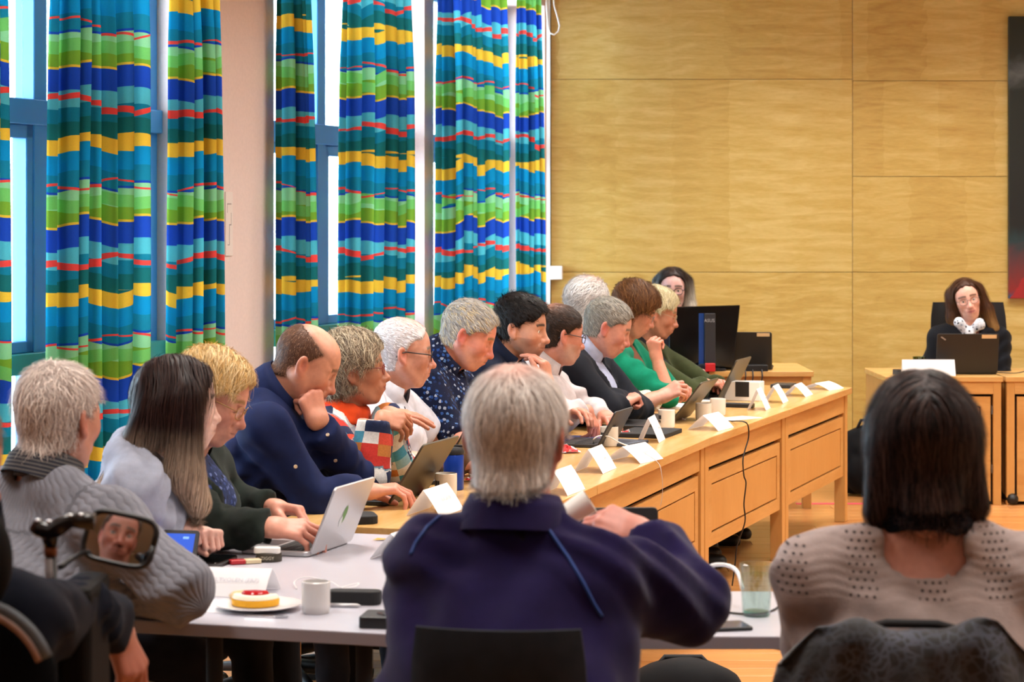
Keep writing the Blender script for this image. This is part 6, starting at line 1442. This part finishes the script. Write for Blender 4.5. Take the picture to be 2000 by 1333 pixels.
if h:
    g = MB()
    for a, b_, z in ((-.012, -.004, 0), (-.004, .0, .006), (.0, .004, .0), (.004, .012, .006)): g.tube([(a, 0, z), (b_, 0, .006 - z)], .0012, 5)
    g.box(-.012, .012, -.0008, .0008, -.008, -.005); z_ = nrm(h[1]); u_ = nrm(np.cross(V(0, 0, 1), z_)); g.xf(np.stack([u_, -z_, nrm(np.cross(z_, u_))], 1), h[0] + z_ * .001 - P6['root']); g.build('shirt_logo', BLACK, P6['body'])
t = thing('paper_cup', 'white cup held up by the man in purple', 'cup', px(1128, 994, 4.62)); MB().lathe([(.03, -.04), (.036, .04), (.034, .04), (.028, -.036), (.001, -.036)], 24).xf(roty(1.0) * .75).build('cup', WHITEP, t, smooth='auto')
# ---------------------------------------------------------------- wheelchair at the left, its user, cane and mirror
WCB = plain('wheelchair black', '#070607', .8, spec=.2); WCL = plain('wheelchair brown black', '#0c0807', .8, spec=.2)
HW = px(-118, 905, 3.68)
P18 = person('wheelchair user in a navy jacket at the left edge, one hand on the armrest', HW, 44, 16, 0, by=62, face=dict(skin='#c98670', w=1.04, neckr=.058, flush=1, fat=.8, eyes=.8, brow='#6a5a50', red='#b85a4a'), hair=hs_short(['#8a8078', '#a09488', '#6a625c'], line=.1),
    nk=(.05, 0, .17), lean=.06, sw=.2, girth=1.15, R=dict(e=(150, 1200, 3.85), w=(222, 1222, 4.05), dir=(.3, .15, -.8), up=(.85, -.4, .3), pose='rest'), L=dict(e=(-60, 1120, 4.15), w=(-58, 985, 3.95), dir=(-.1, -.1, 1), up=(.6, .6, 0), pose='fist'),
    layers=[dict(name='jacket', mat=C('navy jacket', '#0e1220', .9, .15), off=.014, amp=.006)], legs=('#14161c', None), chair=False, hs=1.05)
r0 = P18['hip'] * V(1, 1, 0)
t = thing('wheelchair', 'black powered wheelchair with side mirror at the left edge of the picture', 'wheelchair', r0)
def wl_(q): return np.asarray(q) - r0
def blob(name, f, lo, hi, h, mat, par):
    v, q = polygonize(f, lo, hi, h); return npobj(name, v, q, mat, par)
c0 = wl_(px(-75, 1095, 3.42)); blob('headrest', lambda P: ell(P, c0, (.078, .05, .095)), c0 - .12, c0 + .12, .01, WCL, t)
Mb = rotz(-28 * D2R); c1 = wl_(px(-60, 1340, 3.4)); bk = blob('backrest', lambda P: smax(ell(P, c1, (.135, .05, .135), None), -P[2] + F32(c1[2] - .35), .02), c1 - .2, c1 + .2, .011, plain('wheelchair fabric', '#07080b', .95, spec=.1), t)
for k, (dr, mt, rr) in enumerate(((.004, plain('grey piping', '#59616a', .6), .009), (-.006, plain('tan piping', '#8a6a5c', .6), .005))):
    MB().tube([c1 + V((.13 + dr) * math.cos(a), -.035 + .0 * k - .012 * k, (.13 + dr) * math.sin(a)) for a in [math.pi * (.12 + .76 * i / 20) for i in range(21)]], rr, 7).build('piping', mt, bk, smooth=True)
ar = wl_(px(152, 1240, 3.78)); MB().rbox(-.032, .032, -.06, .14, -.17, .085, .02).xf(t=ar).build('armrest', WCL, t, bevel=.012)
MB().rbox(-.24, .24, -.22, .24, .36, .43, .05).build('seat', WCB, t, bevel=.015); MB().box(-.2, .2, -.2, .25, .12, .34).build('chassis', WCB, t, bevel=.02)
for sx_ in (-.26, .26):
    w_ = MB().lathe([(.05, -.025), (.15, -.03), (.165, -.015), (.165, .015), (.15, .03), (.05, .025)], 28).xf(roty(math.pi / 2), (sx_, -.12, .165)).build('wheel', WCB, t, smooth='auto'); MB().lathe([(.001, -.032), (.05, -.032), (.05, .032), (.001, .032)], 16).xf(roty(math.pi / 2), (sx_, -.12, .165)).build('hub', GREYM, w_)
    MB().lathe([(.02, -.015), (.08, -.02), (.09, 0), (.08, .02), (.02, .015)], 22).xf(roty(math.pi / 2), (sx_, .3, .09)).build('wheel', WCB, t, smooth='auto')
MB().tube([c1 + V(0, 0, .1), c0 + V(.0, .02, -.05)], .012, 8).build('headrest_post', GREYM, t, smooth=True)
# convex mirror on its stalk
mc = px(232, 1053, 3.95); nm_ = nrm(nrm(HW + V(.02, .02, -.02) - mc) + nrm(V(0, 0, ZC) - mc)); ux_ = nrm(np.cross(V(0, 0, 1), nm_)); uz_ = np.cross(nm_, ux_); ro = 9 * D2R
ux_, uz_ = ux_ * math.cos(ro) - uz_ * math.sin(ro), ux_ * math.sin(ro) + uz_ * math.cos(ro); Mm = np.stack([ux_, uz_, nm_], 1)
mw, mh, RC = .064, .042, .55
def mpt(a, f): 
    e = 4.5; x = mw * math.copysign(abs(math.cos(a)) ** (2 / e), math.cos(a)) * f; y = mh * math.copysign(abs(math.sin(a)) ** (2 / e), math.sin(a)) * f; return V(x, y, -(x * x + y * y) / (2 * RC))
N_ = 40; K_ = 12; vs = [V(0, 0, 0)] + [mpt(2 * math.pi * i / N_, (k + 1) / K_) for k in range(K_) for i in range(N_)]
fs = [(0, 1 + i, 1 + (i + 1) % N_) for i in range(N_)] + [(1 + k * N_ + i, 1 + (k + 1) * N_ + i, 1 + (k + 1) * N_ + (i + 1) % N_, 1 + k * N_ + (i + 1) % N_) for k in range(K_ - 1) for i in range(N_)]
mr = MB().add(vs, fs).xf(Mm, wl_(mc)).build('mirror', plain('mirror glass', '#c8ccd0', .02, 1), t, smooth=True)
MB().tube([Mm @ mpt(2 * math.pi * i / N_, 1.03) + wl_(mc) for i in range(N_ + 1)], .005, 7).build('mirror_frame', BLACK, mr, smooth=True)
vs = [Mm @ (mpt(2 * math.pi * i / N_, 1.02) + V(0, 0, -.004 - .012 * k)) + wl_(mc) for k in (0, 1) for i in range(N_)]; MB().add(vs, [(i, (i + 1) % N_, (i + 1) % N_ + N_, i + N_) for i in range(N_)] + [tuple(range(N_, 2 * N_))]).build('mirror_back', BLACK, mr)
MB().tube([wl_(px(118, 1108, 3.85)), wl_(px(140, 1092, 3.92)), wl_(px(168, 1078, 3.96))], .005, 7).build('mirror_stalk', BLACK, mr, smooth=True)
# walking cane hanging on the wheelchair
t = thing('walking_cane', 'dark walking cane with curved handle and brown ring hanging at the wheelchair', 'cane', px(100, 1333, 3.72))
def cn(x, y, Y=3.72): return px(x, y, Y) - px(100, 1333, 3.72)
MB().tube([cn(62, 1026), cn(74, 1032), cn(98, 1040), cn(118, 1026), cn(140, 1016), cn(184, 1020)], [.01, .014, .017, .016, .013, .015], 12).build('handle', plain('dark wood handle', '#17100f', .25), t, smooth=True)
MB().tube([cn(97, 1038), cn(99, 1072)], [.016, .0105], 12).build('neck', plain('dark wood handle', '#17100f', .25), t, smooth=True); MB().tube([cn(99, 1070), cn(99, 1086)], .0112, 12).build('ring', plain('brown ring', '#7a3d12', .35), t, smooth=True)
MB().tube([cn(100, 1086), cn(104, 1420), cn(108, 1700)], .0095, 10).build('shaft', BLACK, t, smooth=True); MB().tube([cn(95, 1092, 3.712), cn(97, 1160, 3.712)], .0065, 10).build('reflector', plain('pale reflector', '#b9bcc6', .4), t, smooth=True)
MB().lathe([(.006, .0), (.009, .004), (.006, .008)], 10, cn(137, 999)).build('stud', CHROME, t) if False else None
for x, y in ((138, 1008), (158, 1007), (74, 1018), (96, 1020)): MB().lathe([(.0002, -.004), (.004, -.003), (.0055, 0), (.004, .003), (.0002, .004)], 10, cn(x, y, 3.715)).build('stud', CHROME, t, smooth=True)

# scarf knot of the chairwoman
def scarf_knot():
    c0 = px(1893, 650, 13.18) - P15['root']; m = MATS['patterned scarf']
    f = lambda P: smin(smin(ell(P, c0, (.035, .03, .03)), rc(P, c0 + V(-.01, 0, 0), c0 + V(-.06, -.01, .06), .02, .03), .02), smin(rc(P, c0, c0 + V(.06, -.01, .05), .02, .03), rc(P, c0, c0 + V(.02, -.02, -.07), .02, .03), .02), .02) + folds(P, .006, 4)
    v, q = polygonize(f, c0 - .16, c0 + .16, .008); npobj('scarf_knot', v, q, m, P15['body'], attr={'limb': v})
scarf_knot()
